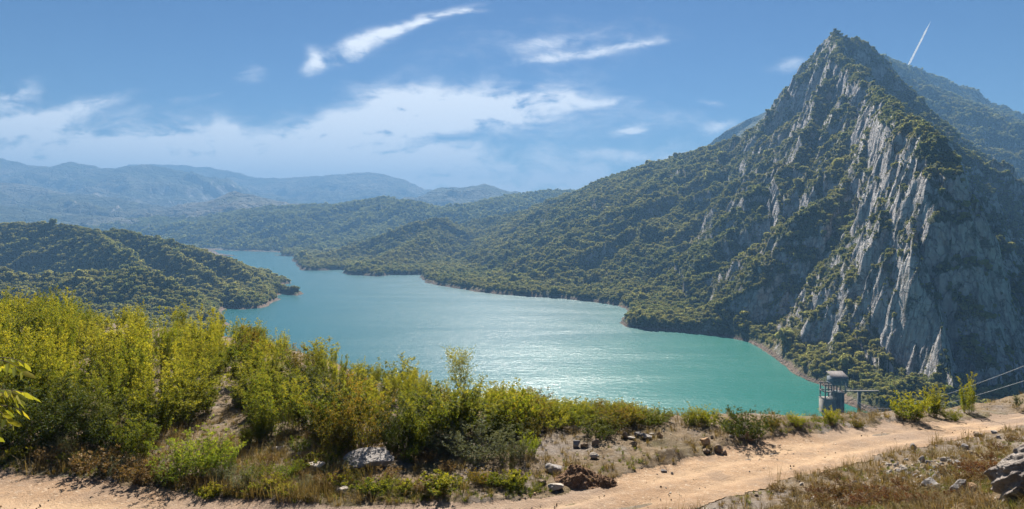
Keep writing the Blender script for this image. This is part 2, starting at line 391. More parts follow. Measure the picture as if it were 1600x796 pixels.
MID = dict(ridges=[
    ([(-250,350,4300),(100,362,4100),(160,354,4000),(200,345,3900),(245,340,3800),(300,343,3800),(340,341,3700),(370,330,3600),(420,325,3550),(460,321,3500),(512,322,3450),(560,315,3400),(600,310,3350),(640,315,3300),(668,326,3200),(690,328,3150),(740,318,3200),(800,306,3300),(860,298,3400),(930,300,3500),(1050,310,3600)], [(1e5,.3)], [(1e5,.30)]),
    ([(245,340,3800),(280,362,3400),(310,378,3100)], [(1e5,.5)], [(1e5,.5)]),
    ([(420,325,3550),(390,350,3250),(370,370,3000)], [(1e5,.5)], [(1e5,.5)]),
    ([(600,310,3350),(550,345,3000),(500,372,2750),(470,388,2600)], [(1e5,.5)], [(1e5,.5)]),
    ([(512,322,3450),(470,350,3100),(440,372,2850)], [(1e5,.5)], [(1e5,.5)]),
    ([(668,326,3200),(620,345,2900),(570,370,2600)], [(1e5,.32)], [(1e5,.32)]),
    ([(640,314,3100),(655,316,3090),(672,322,3080)], [(1e5,.5)], [(1e5,.5)]),
    ], k=10, warp=30, wscale=350, gul=62, gscale=330, rib=0, rscale=30, shore=[(10,.3),(40,.35),(1e5,.4)], fine=3)
v_mtn, sd_mtn = build_land('mountain_terrain', (440, 1800, 1000, 385, 3600, 900), MOUNTAIN, M_rock)
v_left, sd_left = build_land('hill_terrain', (-200, 500, 380, 600, 1500, 300), LEFT, M_hill)
v_mid, sd_mid = build_land('hill_terrain', (-240, 1060, 520, 2250, 4500, 260), MID, M_far)
# distant ranges
FARK = .72
def dist_land(name, g, ridges, gul, gscale, fine, mat, K=1.):
    ridges = [([(q[0], q[1], q[2]*K) for q in r_[0]], r_[1], r_[2]) for r_ in ridges]
    g = (g[0], g[1], g[2], g[3]*K, g[4]*K, g[5])
    x, y = polar(*g)
    wx = x+.1*gscale*fbm(x/gscale*1.3, y/gscale*1.3, 3); wy = y+.1*gscale*fbm(x/gscale*1.3+9, y/gscale*1.3, 3)
    z, d, sp = field(wx, wy, ridges, gul*.3)
    fade = np.clip(d/(gscale*.7), .08, 1)
    z = np.maximum(z+gul*fade*(ridged(wx/gscale, wy/gscale, 6, .55)-.25)+fine*fbm(x/150, y/150, 4), -5)
    o = mesh_np(name, np.stack([x, y, z], -1).reshape(-1, 3), grid_faces(*x.shape), mat, smooth=True); tag(o, kind='structure')
dist_land('mountain_terrain', (-260, 900, 560, 5000, 14500, 260), [
    ([(-300,235,10000),(-100,240,10000),(0,249,10000),(40,258,9900),(80,261,9800),(110,252,9700),(150,264,9600),(190,262,9500),(228,257,9400),(270,264,9400)], [(1e5,.33)], [(700,.5),(1e5,.28)]),
    ([(200,258,12500),(262,257,12500),(330,262,12500),(370,270,12300),(400,278,12200),(450,277,12200),(500,276,12000),(540,271,12000),(570,269,12000),(600,272,12000),(625,278,12000),(650,290,12000),(672,301,12000),(720,320,12000)], [(1e5,.33)], [(500,.5),(1e5,.3)]),
    ([(640,325,8000),(672,304,8000),(695,293,8000),(718,294,8000),(748,287,8000),(765,292,8000),(788,303,8000),(830,325,8000)], [(1e5,.4)], [(1e5,.35)]),
    ([(-200,275,7600),(-60,285,7500),(20,287,7300),(60,298,7200),(100,303,7000),(140,305,6900),(190,310,6800),(250,322,6600),(310,335,6400)], [(1e5,.3)], [(1e5,.27)]),
    ([(318,330,6200),(340,308,6200),(370,300,6200),(398,304,6200),(430,318,6200),(470,330,6200)], [(1e5,.35)], [(1e5,.35)]),
    ([(-200,310,5600),(0,322,5600),(80,335,5500),(160,340,5400)], [(1e5,.25)], [(1e5,.25)]),
    ], 150, 760, 16, M_dist, FARK)
dist_land('mountain_terrain', (1080, 1320, 160, 2650, 3400, 60), [([(1110,228,3000),(1142,215,3000),(1165,198,2950),(1190,182,2900),(1207,166,2900),(1240,160,2900),(1300,180,2900)], [(1e5,.6)], [(1e5,.8)])], 25, 200, 4, M_far)

# ------------------------------------------------------------------ lake and the bed sheet
m, s, out = new_mat('lake_water')
pos = s.n('ShaderNodeNewGeometry').outputs['Position']
big = s.noise(s.mapping(pos, (.0022, .006, 1), (0, 0, .35)), 1., 4, .5, .4)
rip = s.noise(s.mapping(pos, (.5, .8, 1)), 1., 3, .6)
swl = s.noise(s.mapping(pos, (.09, .16, 1), (0, 0, .3)), 1., 4, .6)
hgt = s.m('ADD', s.m('MULTIPLY', rip, .26), s.m('MULTIPLY', swl, .42))
calm = s.ss(s.noise(s.mapping(pos, (.0035, .016, 1), (0, 0, .5)), 1., 5, .6, 1.2), .36, .6)
hgt = s.m('MULTIPLY', hgt, s.m('ADD', s.m('MULTIPLY', calm, .22), .85))
b = s.bump(hgt, 1., 1.0)
rgh = s.m('ADD', s.m('MULTIPLY', calm, .02), .25)
sxw = s.n('ShaderNodeSeparateXYZ'); s.link(pos, sxw.inputs[0])
green_ = s.m('ADD', s.m('MULTIPLY', s.m('SUBTRACT', big, .5), .9), s.m('ADD', s.m('MULTIPLY', sxw.outputs[0], .0028), s.m('MULTIPLY', sxw.outputs[1], -.0009)))   # greener silt towards the near eastern shore
c = s.mix(s.ss(green_, -.75, .1), WATER_A, WATER_B)
p = s.n('ShaderNodeBsdfPrincipled', inp={'Base Color': c, 'Roughness': .31, 'IOR': 1.333, 'Specular IOR Level': .35})
s.link(b, p.inputs['Normal']); s.link(rgh, p.inputs['Roughness']); s.link(p.outputs[0], out.inputs[0])
o = mesh_np('lake_water', [(-2600,120,0),(3200,120,0),(3200,4600,0),(-2600,4600,0)], np.array([[0,1,2,3]]), m); tag(o, kind='structure')
m, s, out = new_mat('valley_floor'); 
pos = s.n('ShaderNodeNewGeometry').outputs['Position']
principled(s, out, s.mix(s.noise(pos, .002, 5), (.05,.06,.02), (.13,.12,.06)), .95)
o = mesh_np('valley_terrain', [(-30000,-600,-7),(30000,-600,-7),(30000,45000,-7),(-30000,45000,-7)], np.array([[0,1,2,3]]), m); tag(o, kind='structure')

# ------------------------------------------------------------------ haze
m, s, out = new_mat('haze_air')
pv = s.n('ShaderNodeVolumePrincipled', inp={'Color': (*HAZE_COL, 1), 'Density': HAZE_D, 'Anisotropy': HAZE_G})
s.link(pv.outputs[0], out.inputs['Volume'])
hz = np.array([(x, y, z) for x in (-12000, 12000) for y in (-500, 10800) for z in (-8, 880)], float)
o = mesh_np('haze', hz, np.array([[0,1,3,2],[4,6,7,5],[0,4,5,1],[2,3,7,6],[0,2,6,4],[1,5,7,3]]), m); tag(o, kind='stuff')
o.display_type = 'WIRE'
# ------------------------------------------------------------------ woods on the hills: crowns scattered on the slopes
def foliage_far(name, cols, yellow, patch_scale=.006):
    m, s, out = new_mat(name)
    oi = s.n('ShaderNodeObjectInfo'); geo = s.n('ShaderNodeNewGeometry'); pos = geo.outputs['Position']
    rnd = oi.outputs['Random']; loc = oi.outputs['Location']
    a = s.mix(rnd, cols[0], cols[1])
    pt = s.noise(loc, patch_scale, 4, .6)
    a = s.mix(s.ss(s.m('ADD', s.m('MULTIPLY', pt, .75), s.m('MULTIPLY', rnd, .25)), .38, .58), a, cols[2])
    wn = s.n('ShaderNodeTexWhiteNoise'); wn.noise_dimensions = '1D'; s.link(s.m('MULTIPLY', rnd, 517.), wn.inputs['W'])
    a = s.mix(s.m('MULTIPLY', s.ss(wn.outputs['Value'], .78, .98), yellow), a, (.17, .125, .03))
    n = s.noise(pos, .9, 3, .6)
    a = s.mix(s.m('MULTIPLY', s.ss(n, .4, .7), .45), a, (.11, .13, .035))
    d = s.n('ShaderNodeBsdfDiffuse'); s.link(a, d.inputs[0])
    t = s.n('ShaderNodeBsdfTranslucent'); s.link(s.mix(.5, a, (.42, .44, .13)), t.inputs[0])
    mx = s.n('ShaderNodeMixShader'); mx.inputs[0].default_value = .5
    s.link(d.outputs[0], mx.inputs[1]); s.link(t.outputs[0], mx.inputs[2]); s.link(mx.outputs[0], out.inputs[0])
    return m
M_wood = foliage_far('woodland_foliage', [(.115,.145,.036), (.215,.225,.06), (.34,.295,.085)], .8)
M_woodfar = foliage_far('far_woodland_foliage', [(.125,.16,.048), (.175,.20,.06), (.23,.235,.075)], .3, .002)

def crown_mesh(name, seed, nclump, leaves, leaf, squash, mat):
    r = np.random.default_rng(seed)
    V = []; Q = []
    # lobes of the crown: leaf clumps spread through each lobe's outer part
    lobes = [(np.array([0, 0, .62]), .55)]
    for i in range(nclump):
        a = r.random()*6.283; e = r.uniform(-.3, 1.2)
        lobes.append((np.array([math.cos(a)*math.cos(e)*.52, math.sin(a)*math.cos(e)*.52, .6+math.sin(e)*.45*squash]), r.uniform(.24, .42)))
    n = 0
    for c, rad in lobes:
        k = int(leaves*rad*rad*6)
        d = r.normal(size=(k, 3)); d /= np.linalg.norm(d, axis=1)[:, None]
        p = c+d*rad*(r.uniform(.62, 1.08, (k, 1)))*np.array([1, 1, squash])
        nrm = d+np.array([0, 0, .45])+r.normal(size=(k, 3))*.55; nrm /= np.linalg.norm(nrm, axis=1)[:, None]
        t = np.cross(nrm, r.normal(size=(k, 3))); t /= np.linalg.norm(t, axis=1)[:, None]
        b = np.cross(nrm, t); sz = leaf*r.uniform(.6, 1.3, (k, 1))
        quad = np.stack([p-t*sz, p-b*sz*.7, p+t*sz, p+b*sz*.7], 1)
        V.append(quad.reshape(-1, 3)); Q.append(np.arange(k*4).reshape(-1, 4)+n); n += k*4
        # solid inner core, added to block light and the view through the lobe
        bm = bmesh.new(); bmesh.ops.create_icosphere(bm, subdivisions=1, radius=1)
        vv = np.array([v.co[:] for v in bm.verts])*rad*.52*np.array([1, 1, squash])*(1+.25*r.normal(size=(len(bm.verts), 1)))+c
        ff = np.array([[v.index for v in f.verts] for f in bm.faces]); bm.free()
        ff = np.concatenate([ff, ff[:, 2:3]], 1)
        V.append(vv); Q.append(('t', ff[:, :3]+n)); n += len(vv)
    quads = np.concatenate([q for q in Q if not isinstance(q, tuple)]); tris = np.concatenate([q[1] for q in Q if isinstance(q, tuple)])
    return mesh_np(name, np.concatenate(V), [quads, tris], mat, link=False)

def scatter_gn(name, pts, scales, rots, protos, kind='stuff'):
    """one object whose geometry nodes put a plant of the given kinds at each point"""
    o = mesh_np(name, pts, [], attrs={'sc': ('POINT', 'FLOAT_VECTOR', scales), 'ro': ('POINT', 'FLOAT_VECTOR', rots), 'ix': ('POINT', 'INT', rng.integers(0, len(protos), len(pts)))}) if False else None
    me = bpy.data.meshes.new(name); me.vertices.add(len(pts)); me.vertices.foreach_set('co', np.asarray(pts, np.float32).ravel())
    for k, t, v in (('sc', 'FLOAT_VECTOR', scales), ('ro', 'FLOAT_VECTOR', rots)):
        a = me.attributes.new(k, t, 'POINT'); a.data.foreach_set('vector', np.asarray(v, np.float32).ravel())
    a = me.attributes.new('ix', 'INT', 'POINT'); a.data.foreach_set('value', rng.integers(0, len(protos), len(pts)).astype(np.int32))
    me.update()
    o = bpy.data.objects.new(name, me); COL.objects.link(o)
    c = bpy.data.collections.new(name+'_kinds')
    for p in protos: c.objects.link(p)
    ng = bpy.data.node_groups.new(name+'_scatter', 'GeometryNodeTree')
    ng.interface.new_socket('Geometry', in_out='INPUT', socket_type='NodeSocketGeometry')
    ng.interface.new_socket('Geometry', in_out='OUTPUT', socket_type='NodeSocketGeometry')
    N = ng.nodes; Lk = ng.links.new
    gi = N.new('NodeGroupInput'); go = N.new('NodeGroupOutput'); ci = N.new('GeometryNodeCollectionInfo')
    ci.inputs['Collection'].default_value = c; ci.inputs['Separate Children'].default_value = True; ci.inputs['Reset Children'].default_value = True
    ip = N.new('GeometryNodeInstanceOnPoints'); ip.inputs['Pick Instance'].default_value = True
    def at(nm, ty):
        q = N.new('GeometryNodeInputNamedAttribute'); q.data_type = ty; q.inputs[0].default_value = nm; return q.outputs[0]
    e2r = N.new('FunctionNodeEulerToRotation')
    Lk(gi.outputs[0], ip.inputs['Points']); Lk(ci.outputs[0], ip.inputs['Instance'])
    Lk(at('ix', 'INT'), ip.inputs['Instance Index']); Lk(at('sc', 'FLOAT_VECTOR'), ip.inputs['Scale'])
    Lk(at('ro', 'FLOAT_VECTOR'), e2r.inputs[0]); Lk(e2r.outputs[0], ip.inputs['Rotation']); Lk(ip.outputs[0], go.inputs[0])
    md = o.modifiers.new('scatter', 'NODES'); md.node_group = ng
    if kind: tag(o, kind=kind)
    return o

def scatter_on(v, sd, area, steep_max, minz, seed, dens_fn=None, ymax=1e9):
    """random points on a terrain grid, about one per `area` square metres of ground"""
    r = np.random.default_rng(seed)
    a = v[:-1, :-1]; b = v[:-1, 1:]; c = v[1:, 1:]; d = v[1:, :-1]
    n = np.cross(c-a, d-b); ar = np.linalg.norm(n, axis=-1)*.5; nz = np.abs(n[..., 2])/(2*ar+1e-9)
    hor = ar*nz
    A = area(a) if callable(area) else area
    pr = hor/A*np.clip((nz-steep_max)/.14+.5, 0, 1)*(a[..., 2] > minz)*(sd[:-1, :-1] > 4)
    x, y = a[..., 0], a[..., 1]
    # bare steep faces thin out, and so does the scrub round them
    if dens_fn is not None: pr = pr*dens_fn(x, y, a[..., 2], nz)
    cnt = r.poisson(np.minimum(pr, 20))
    idx = np.repeat(np.arange(cnt.size), cnt.ravel())
    u, w_ = r.random((len(idx), 1)), r.random((len(idx), 1))
    f = lambda q: q.reshape(-1, 3)[idx]
    p = (f(a)*(1-u)+f(b)*u)*(1-w_)+(f(d)*(1-u)+f(c)*u)*w_
    return p, nz.ravel()[idx]
def rand_rots(k): return np.stack([rng.normal(0, .08, k), rng.normal(0, .08, k), rng.random(k)*6.283], 1)

crowns = [crown_mesh('broadleaf_crown', 20+i, 5+i % 4, 62, .17, .85+.12*(i % 3), M_wood) for i in range(7)]
crowns_far = [crown_mesh('far_broadleaf_crown', 40+i, 4, 34, .24, .85, M_woodfar) for i in range(4)]
def grow(p, base, var, big=.06):
    k = len(p); s0 = base*np.exp(rng.normal(0, var, k))*np.where(rng.random(k) < big, 1.45, 1)
    return np.stack([s0, s0, s0*rng.uniform(.8, 1.25, k)], 1)
def dens_m(x, y, z, nz):
    n = fbm(x/38, y/38, 4); n2 = fbm(x/160+3, y/160, 3)
    st = np.clip((.60-nz)/.28, 0, 1)
    return np.clip(.95+1.2*n*(1+3.2*st)+.5*n2-.75*st, .0, 1.15)
p, q = scatter_on(v_mtn, sd_mtn, lambda a: 15*np.clip(.55+a[..., 1]/2400, .8, 1.6)**2*.5, .33, 5., 3, dens_m)
sc = grow(p, 2.3, .34, .07); sc *= (np.clip(.55+p[:, 1:2]/2400, .78, 1.5))*np.clip(.5+(q[:, None]-.5)*1.8, .5, 1.05)
print('mountain trees', len(p))
scatter_gn('mountain_forest', p-[0, 0, .4], sc, rand_rots(len(p)), crowns)
p, q = scatter_on(v_left, sd_left, 10., .45, 3., 4)
print('left trees', len(p))
scatter_gn('hillside_forest', p-[0, 0, .5], grow(p, 2.8, .35, .08), rand_rots(len(p)), crowns)
p, q = scatter_on(v_mid, sd_mid, 48., .5, 5., 5)
print('mid trees', len(p))
scatter_gn('far_forest', p-[0, 0, 1.], grow(p, 5.2, .35), rand_rots(len(p)), crowns_far)
# ------------------------------------------------------------------ the near ground: verge, track, bank
# control points: photo x, y and distance
GP = [(-150,796,18.5),(0,796,18.5),(200,796,18.5),(400,796,18.5),(600,796,18.5),(800,796,18.5),(1000,796,18.4),(1100,796,18.2),
 (-150,735,21.4),(0,735,21.4),(200,752,20.6),(350,776,19.4),(0,700,23.4),(200,690,24.2),(400,690,24.2),(600,700,23.4),(800,700,23.5),(1000,700,23.5),
 (350,650,27.5),(370,632,29.3),(-150,560,40),(0,555,40.5),(200,555,40.5),(400,575,36.8),(600,590,34.5),(800,620,30.6),
 (1000,668,26.0),(1040,664,26.5),(1160,662,27.5),(1280,662,28),(1340,657,30),(1450,651,33),(1530,640,36),(1600,628,39),(1750,610,41),
 (850,775,19.4),(960,745,21),(1100,708,23.3),(1230,680,25.6),(1330,664,27.6),(1450,657,30.5),(1600,641,35),(1750,625,37),
 (1200,762,20.1),(1320,727,22.3),(1400,706,24.2),(1500,686,27.),(1600,667,31),(1750,650,33),
 (1250,796,17.3),(1400,796,15),(1500,796,12.6),(1600,796,11),(1500,740,18),(1600,720,20),(1750,796,9.6),(1750,700,21),
 (-150,500,62),(0,500,60),(250,520,55)]
gp = np.array([W(*p) for p in GP])
gp = np.concatenate([gp, [(0, 8, CZ-7.2), (-12, 8, CZ-7.4), (8, 6, CZ-4.2), (0, 2, CZ-3.2), (-8, 2, CZ-4.), (8, 1, CZ-2.2), (-30, 14, CZ-8), (24, 12, CZ-4)]])
def _k(d2): return np.where(d2 > 1e-9, d2*np.log(d2+1e-12), 0)
_n = len(gp); _A = np.zeros((_n+3, _n+3)); _d = ((gp[:, None, :2]-gp[None, :, :2])**2).sum(-1)
_A[:_n, :_n] = _k(_d)+np.eye(_n)*8.; _A[:_n, _n:] = np.c_[np.ones(_n), gp[:, :2]]; _A[_n:, :_n] = _A[:_n, _n:].T
_w = np.linalg.solve(_A, np.concatenate([gp[:, 2], np.zeros(3)]))
def tps(x, y):
    r = _w[_n]+_w[_n+1]*x+_w[_n+2]*y
    for i in range(_n): r = r+_w[i]*_k((x-gp[i, 0])**2+(y-gp[i, 1])**2)
    return r
EDGE = np.array([(-400,80),(-150,72),(0,66),(200,60),(350,53),(500,40),(600,32),(700,27.8),(850,26.4),(1000,26.9),(1040,27.2),(1160,28.4),(1280,28.8),(1340,31),(1450,34.5),(1530,38),(1600,41),(1750,44),(2200,50)], float)
ROAD_F = np.array([(-500,760),(-150,722),(0,737),(100,744),(200,755),(300,768),(400,781),(500,787),(640,787),(760,785),(850,775),(905,764),(960,746),(1030,727),(1100,710),(1165,694),(1230,682),(1330,666),(1450,659),(1530,652),(1600,643),(1750,628),(2200,590)], float)
ROAD_N = np.array([(-500,960),(-150,900),(400,900),(800,850),(1000,815),(1080,796),(1140,778),(1200,761),(1260,743),(1320,727),(1400,706),(1500,686),(1600,668),(1750,652),(2200,620)], float)
def road_mask(x, y, z):
    """1 on the track, falling to 0 at its ragged edges (track edges are lines on the ground)"""
    py = HZ+(CZ-z)*F/np.maximum(y, 3); px = PX0+x*F/np.maximum(y, 3)
    wob = fbm(x*.7, y*.7, 3)*9+fbm(x*3, y*3, 2)*3
    a = py-np.interp(px, ROAD_F[:, 0], ROAD_F[:, 1])+wob; b = np.interp(px, ROAD_N[:, 0], ROAD_N[:, 1])-py+wob*.8
    return np.minimum(sstep(-4, 6, a), sstep(-5, 7, b))*np.where(y < 9, 0, 1)
def ground_base(x, y):
    y = np.asarray(y, float); x = np.asarray(x, float)
    yc = np.minimum(y, 75)
    z = tps(np.clip(x, -70, 50), yc)
    z = np.clip(z, CZ-13, CZ-1.8)
    px = PX0+x/np.maximum(y, 3)*F
    e = np.interp(px, EDGE[:, 0], EDGE[:, 1])+1.2*fbm(x*.15, y*.05+3, 2)
    d = np.maximum(y-e, 0)
    drop = np.where(d < 6, d*d/12*.85, (d-3)*.85)
    return z-drop
def ground_z(x, y):
    x = np.asarray(x, float); y = np.asarray(y, float)
    z = ground_base(x, y)
    r = road_mask(x, y, z)
    rough = .16*fbm(x*.35, y*.35, 3)+.07*fbm(x*1.6, y*1.6, 3)
    # low bank of spoil along the far side of the track on the right
    px = PX0+x/np.maximum(y, 3)*F; py = HZ+(CZ-z)*F/np.maximum(y, 3)
    a = np.interp(px, ROAD_F[:, 0], ROAD_F[:, 1])-py
    z = z+.32*np.exp(-((a-9)/7)**2)*sstep(960, 1040, px)*(.6+.8*fbm(x*.8, y*.8, 3))*(1-sstep(1420, 1500, px)*.4)
    return z+rough*(1-.75*r)+r*(.025*fbm(x*2.2, y*2.2, 3)-.03)
# more rows where the picture needs them
Yrow = np.concatenate([np.linspace(1.2, 14, 60), np.linspace(14, 46, 420)[1:], np.linspace(46, 90, 100)[1:], np.linspace(90, 330, 70)[1:]])
pxc = np.linspace(-260, 1860, 820)
y, pp = np.meshgrid(Yrow, pxc, indexing='ij'); x = (pp-PX0)/F*y
wid = np.maximum(1, (9-y)*.6); x = x*np.where(y < 9, wid, 1)
z = ground_z(x, y); rm = road_mask(x, y, ground_base(x, y))
m, s, out = new_mat('verge_ground')
geo = s.n('ShaderNodeNewGeometry'); pos = geo.outputs['Position']
n1 = s.noise(pos, .22, 5, .6); n2 = s.noise(pos, 1.3, 5, .65); n3 = s.noise(pos, 9., 4, .7); n4 = s.noise(pos, 34., 3, .7)
c = s.mix(s.ss(n2, .35, .65), (0.123, 0.086, 0.051), (0.193, 0.139, 0.086))
c = s.mix(s.m('MULTIPLY', s.ss(n1, .5, .68), .8), c, (0.119, 0.111, 0.045))          # thin grass turf
c = s.mix(s.m('MULTIPLY', s.ss(s.noise(pos, .5, 4, .6), .56, .68), .75), c, (0.197, 0.172, 0.152))   # grey gravel
c = s.mix(s.m('MULTIPLY', s.ss(n3, .45, .72), .55), c, (0.107, 0.078, 0.041))
c = s.mix(s.m('MULTIPLY', s.ss(n4, .56, .74), .6), c, (0.295, 0.246, 0.189))
g1 = s.noise(pos, 6.5, 3, .75); g2 = s.noise(s.mapping(pos, (.3, .3, .3), (0, 0, 0), (7, 3, 0)), 1., 5, .65)
c = s.mix(s.m('MULTIPLY', s.ss(g2, .5, .64), .75), c, (.175, .15, .135))      # grey gravelly patches
c = s.mix(s.m('MULTIPLY', s.ss(g2, .48, .36), .7), c, (.115, .085, .055))     # bare brown earth
c = s.mix(s.m('MULTIPLY', s.ss(g1, .55, .68), .6), c, (.07, .052, .034))
c = s.mix(s.m('MULTIPLY', s.ss(g1, .44, .33), .5), c, (.30, .26, .21))
b = s.bump(s.m('ADD', s.m('MULTIPLY', n3, .6), s.m('MULTIPLY', n4, .4)), .9, .09)
principled(s, out, c, .95, b, .1)
g = mesh_np('verge_ground', np.stack([x, y, z], -1).reshape(-1, 3)-np.stack([0*x, 0*x, .04*sstep(.3, .6, rm)], -1).reshape(-1, 3), grid_faces(*x.shape), m, smooth=True); tag(g, kind='structure')
# the track itself
m, s, out = new_mat('dirt_track')
geo = s.n('ShaderNodeNewGeometry'); pos = geo.outputs['Position']
n1 = s.noise(s.mapping(pos, (0.131, 0.410, 0.328), (0, 0, -.45)), 1., 5, .6); n2 = s.noise(pos, 2.2, 5, .65); n3 = s.noise(pos, 14., 4, .7)
vo = s.n('ShaderNodeTexVoronoi', inp={'Scale': 16.}); s.link(pos, vo.inputs['Vector'])
c = s.mix(s.ss(n1, .38, .62), (0.213, 0.135, 0.082), (0.328, 0.217, 0.131))
c = s.mix(s.m('MULTIPLY', s.ss(n2, .48, .7), .6), c, (0.254, 0.184, 0.127))
c = s.mix(s.m('MULTIPLY', s.ss(n3, .5, .72), .55), c, (0.197, 0.135, 0.082))
c = s.mix(s.m('MULTIPLY', s.m('SUBTRACT', 1., s.ss(vo.outputs['Distance'], .1, .32)), s.m('MULTIPLY', s.ss(n2, .42, .6), .55)), c, (0.394, 0.320, 0.238))
g1 = s.noise(pos, 7., 3, .75); g2 = s.noise(pos, 3.2, 4, .7)
c = s.mix(s.m('MULTIPLY', s.ss(g1, .54, .68), .55), c, (.15, .10, .068))
c = s.mix(s.m('MULTIPLY', s.ss(g2, .56, .7), .45), c, (.18, .13, .095))
c = s.mix(s.m('MULTIPLY', s.ss(g1, .43, .32), .6), c, (.44, .36, .27))
ru = s.n('ShaderNodeAttribute', attribute_name='rut').outputs['Fac']
c = s.mix(s.m('MULTIPLY', s.ss(s.noise(pos, .11, 4, .6), .44, .6), .6), c, (.215, .165, .13))          # greyer, stonier stretches
c = s.mix(s.m('MULTIPLY', s.m('MULTIPLY', ru, s.ss(n1, .3, .6)), .65), c, (0.377, 0.262, 0.164))       # packed pale wheel lines
c = s.mix(s.m('MULTIPLY', s.m('MULTIPLY', s.m('SUBTRACT', 1., ru, None, True), s.ss(s.noise(pos, .9, 5, .65), .47, .62)), .6), c, (0.184, 0.131, 0.094))   # loose grey brown gravel between
c = s.mix(s.m('MULTIPLY', s.ss(s.noise(pos, 45, 3, .7), .6, .72), .6), c, (0.410, 0.344, 0.271))
b = s.bump(s.m('ADD', s.m('ADD', s.m('MULTIPLY', n3, .7), s.m('MULTIPLY', n2, .6)), s.m('MULTIPLY', vo.outputs['Distance'], -.3)), .9, .05)
principled(s, out, c, .95, b, .1)
V = np.stack([x, y, z+.004], -1).reshape(-1, 3); fc = grid_faces(*x.shape)
keep = (rm.ravel()[fc] > .42).all(1) & (y.ravel()[fc] > 12).all(1)
fc = fc[keep]; used = np.unique(fc); mp = np.full(len(V), -1); mp[used] = np.arange(len(used))
_py = HZ+(CZ-z)*F/np.maximum(y, 3); _pxv = PX0+x*F/np.maximum(y, 3)
_a = _py-np.interp(_pxv, ROAD_F[:, 0], ROAD_F[:, 1]); _b = np.interp(_pxv, ROAD_N[:, 0], ROAD_N[:, 1])-_py
acr = np.clip(_a/np.maximum(_a+_b, 1), 0, 1).ravel()
rut = np.exp(-((acr-.30)/.075)**2)+np.exp(-((acr-.68)/.085)**2)
V[:, 2] -= .05*rut*(.6+.8*fbm(V[:, 0]*.5, V[:, 1]*.5, 2))
rd = mesh_np('dirt_road', V[used], mp[fc], m, smooth=True, attrs={'rut': ('POINT', 'FLOAT', rut[used])}); tag(rd, kind='structure')
_lY = Yrow; _gzz = z
def gzv(xx, yy):
    """ground height by interpolation in the mesh grid"""
    xx = np.asarray(xx, float); yy = np.asarray(yy, float)
    p_ = np.clip((PX0+xx/yy*F-pxc[0])/(pxc[1]-pxc[0]), 0, len(pxc)-1.001); r_ = np.clip(np.interp(yy, _lY, np.arange(len(_lY))), 0, len(_lY)-1.001)
    i, j = r_.astype(int), p_.astype(int); u, v_ = r_-i, p_-j
    return (_gzz[i, j]*(1-u)*(1-v_)+_gzz[i+1, j]*u*(1-v_)+_gzz[i, j+1]*(1-u)*v_+_gzz[i+1, j+1]*u*v_)
def roadv(xx, yy): return road_mask(np.asarray(xx, float), np.asarray(yy, float), ground_base(xx, yy))
def gz(x, y): return float(gzv(np.array([x]), np.array([y]))[0])
_sY = np.linspace(9.2, 90, 1600)
def on_ground(px, py, far=90):
    """where the sight line of a photo pixel meets the near ground"""
    zz = gzv((px-PX0)/F*_sY, _sY); ray = CZ+(HZ-py)/F*_sY
    i = np.argmax(ray < zz)
    return ((px-PX0)/F*_sY[i], _sY[i], float(zz[i]))
# ------------------------------------------------------------------ foreground shrubs
def leaf_mat(name, base, tip, alt, altamt=.3, trans=.5, tcol=1.5):
    """leaf colour varies leaf by leaf, shoot by shoot and towards the young tips"""
    m, s, out = new_mat(name)
    lv = s.n('ShaderNodeAttribute', attribute_name='lv').outputs['Fac']
    hv = s.n('ShaderNodeAttribute', attribute_name='hv').outputs['Fac']
    rnd = s.n('ShaderNodeObjectInfo').outputs['Random']
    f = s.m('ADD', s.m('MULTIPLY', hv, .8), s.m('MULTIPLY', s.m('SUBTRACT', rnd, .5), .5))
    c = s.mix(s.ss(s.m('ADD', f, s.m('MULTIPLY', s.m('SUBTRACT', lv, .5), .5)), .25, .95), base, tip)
    wn = s.n('ShaderNodeTexWhiteNoise'); wn.noise_dimensions = '1D'; s.link(s.m('MULTIPLY', lv, 913.), wn.inputs['W'])
    c = s.mix(s.m('MULTIPLY', s.ss(wn.outputs['Value'], 1-altamt, 1.), .8), c, alt)
    p = s.n('ShaderNodeBsdfPrincipled', inp={'Base Color': c, 'Roughness': .6, 'Specular IOR Level': .08})
    t = s.n('ShaderNodeBsdfTranslucent'); tc_ = s.vm('MULTIPLY', c, (tcol*1.15, tcol, tcol*.45)); s.link(tc_, t.inputs[0])
    mx = s.n('ShaderNodeMixShader'); mx.inputs[0].default_value = trans
    s.link(p.outputs[0], mx.inputs[1]); s.link(t.outputs[0], mx.inputs[2]); s.link(mx.outputs[0], out.inputs[0])
    return m
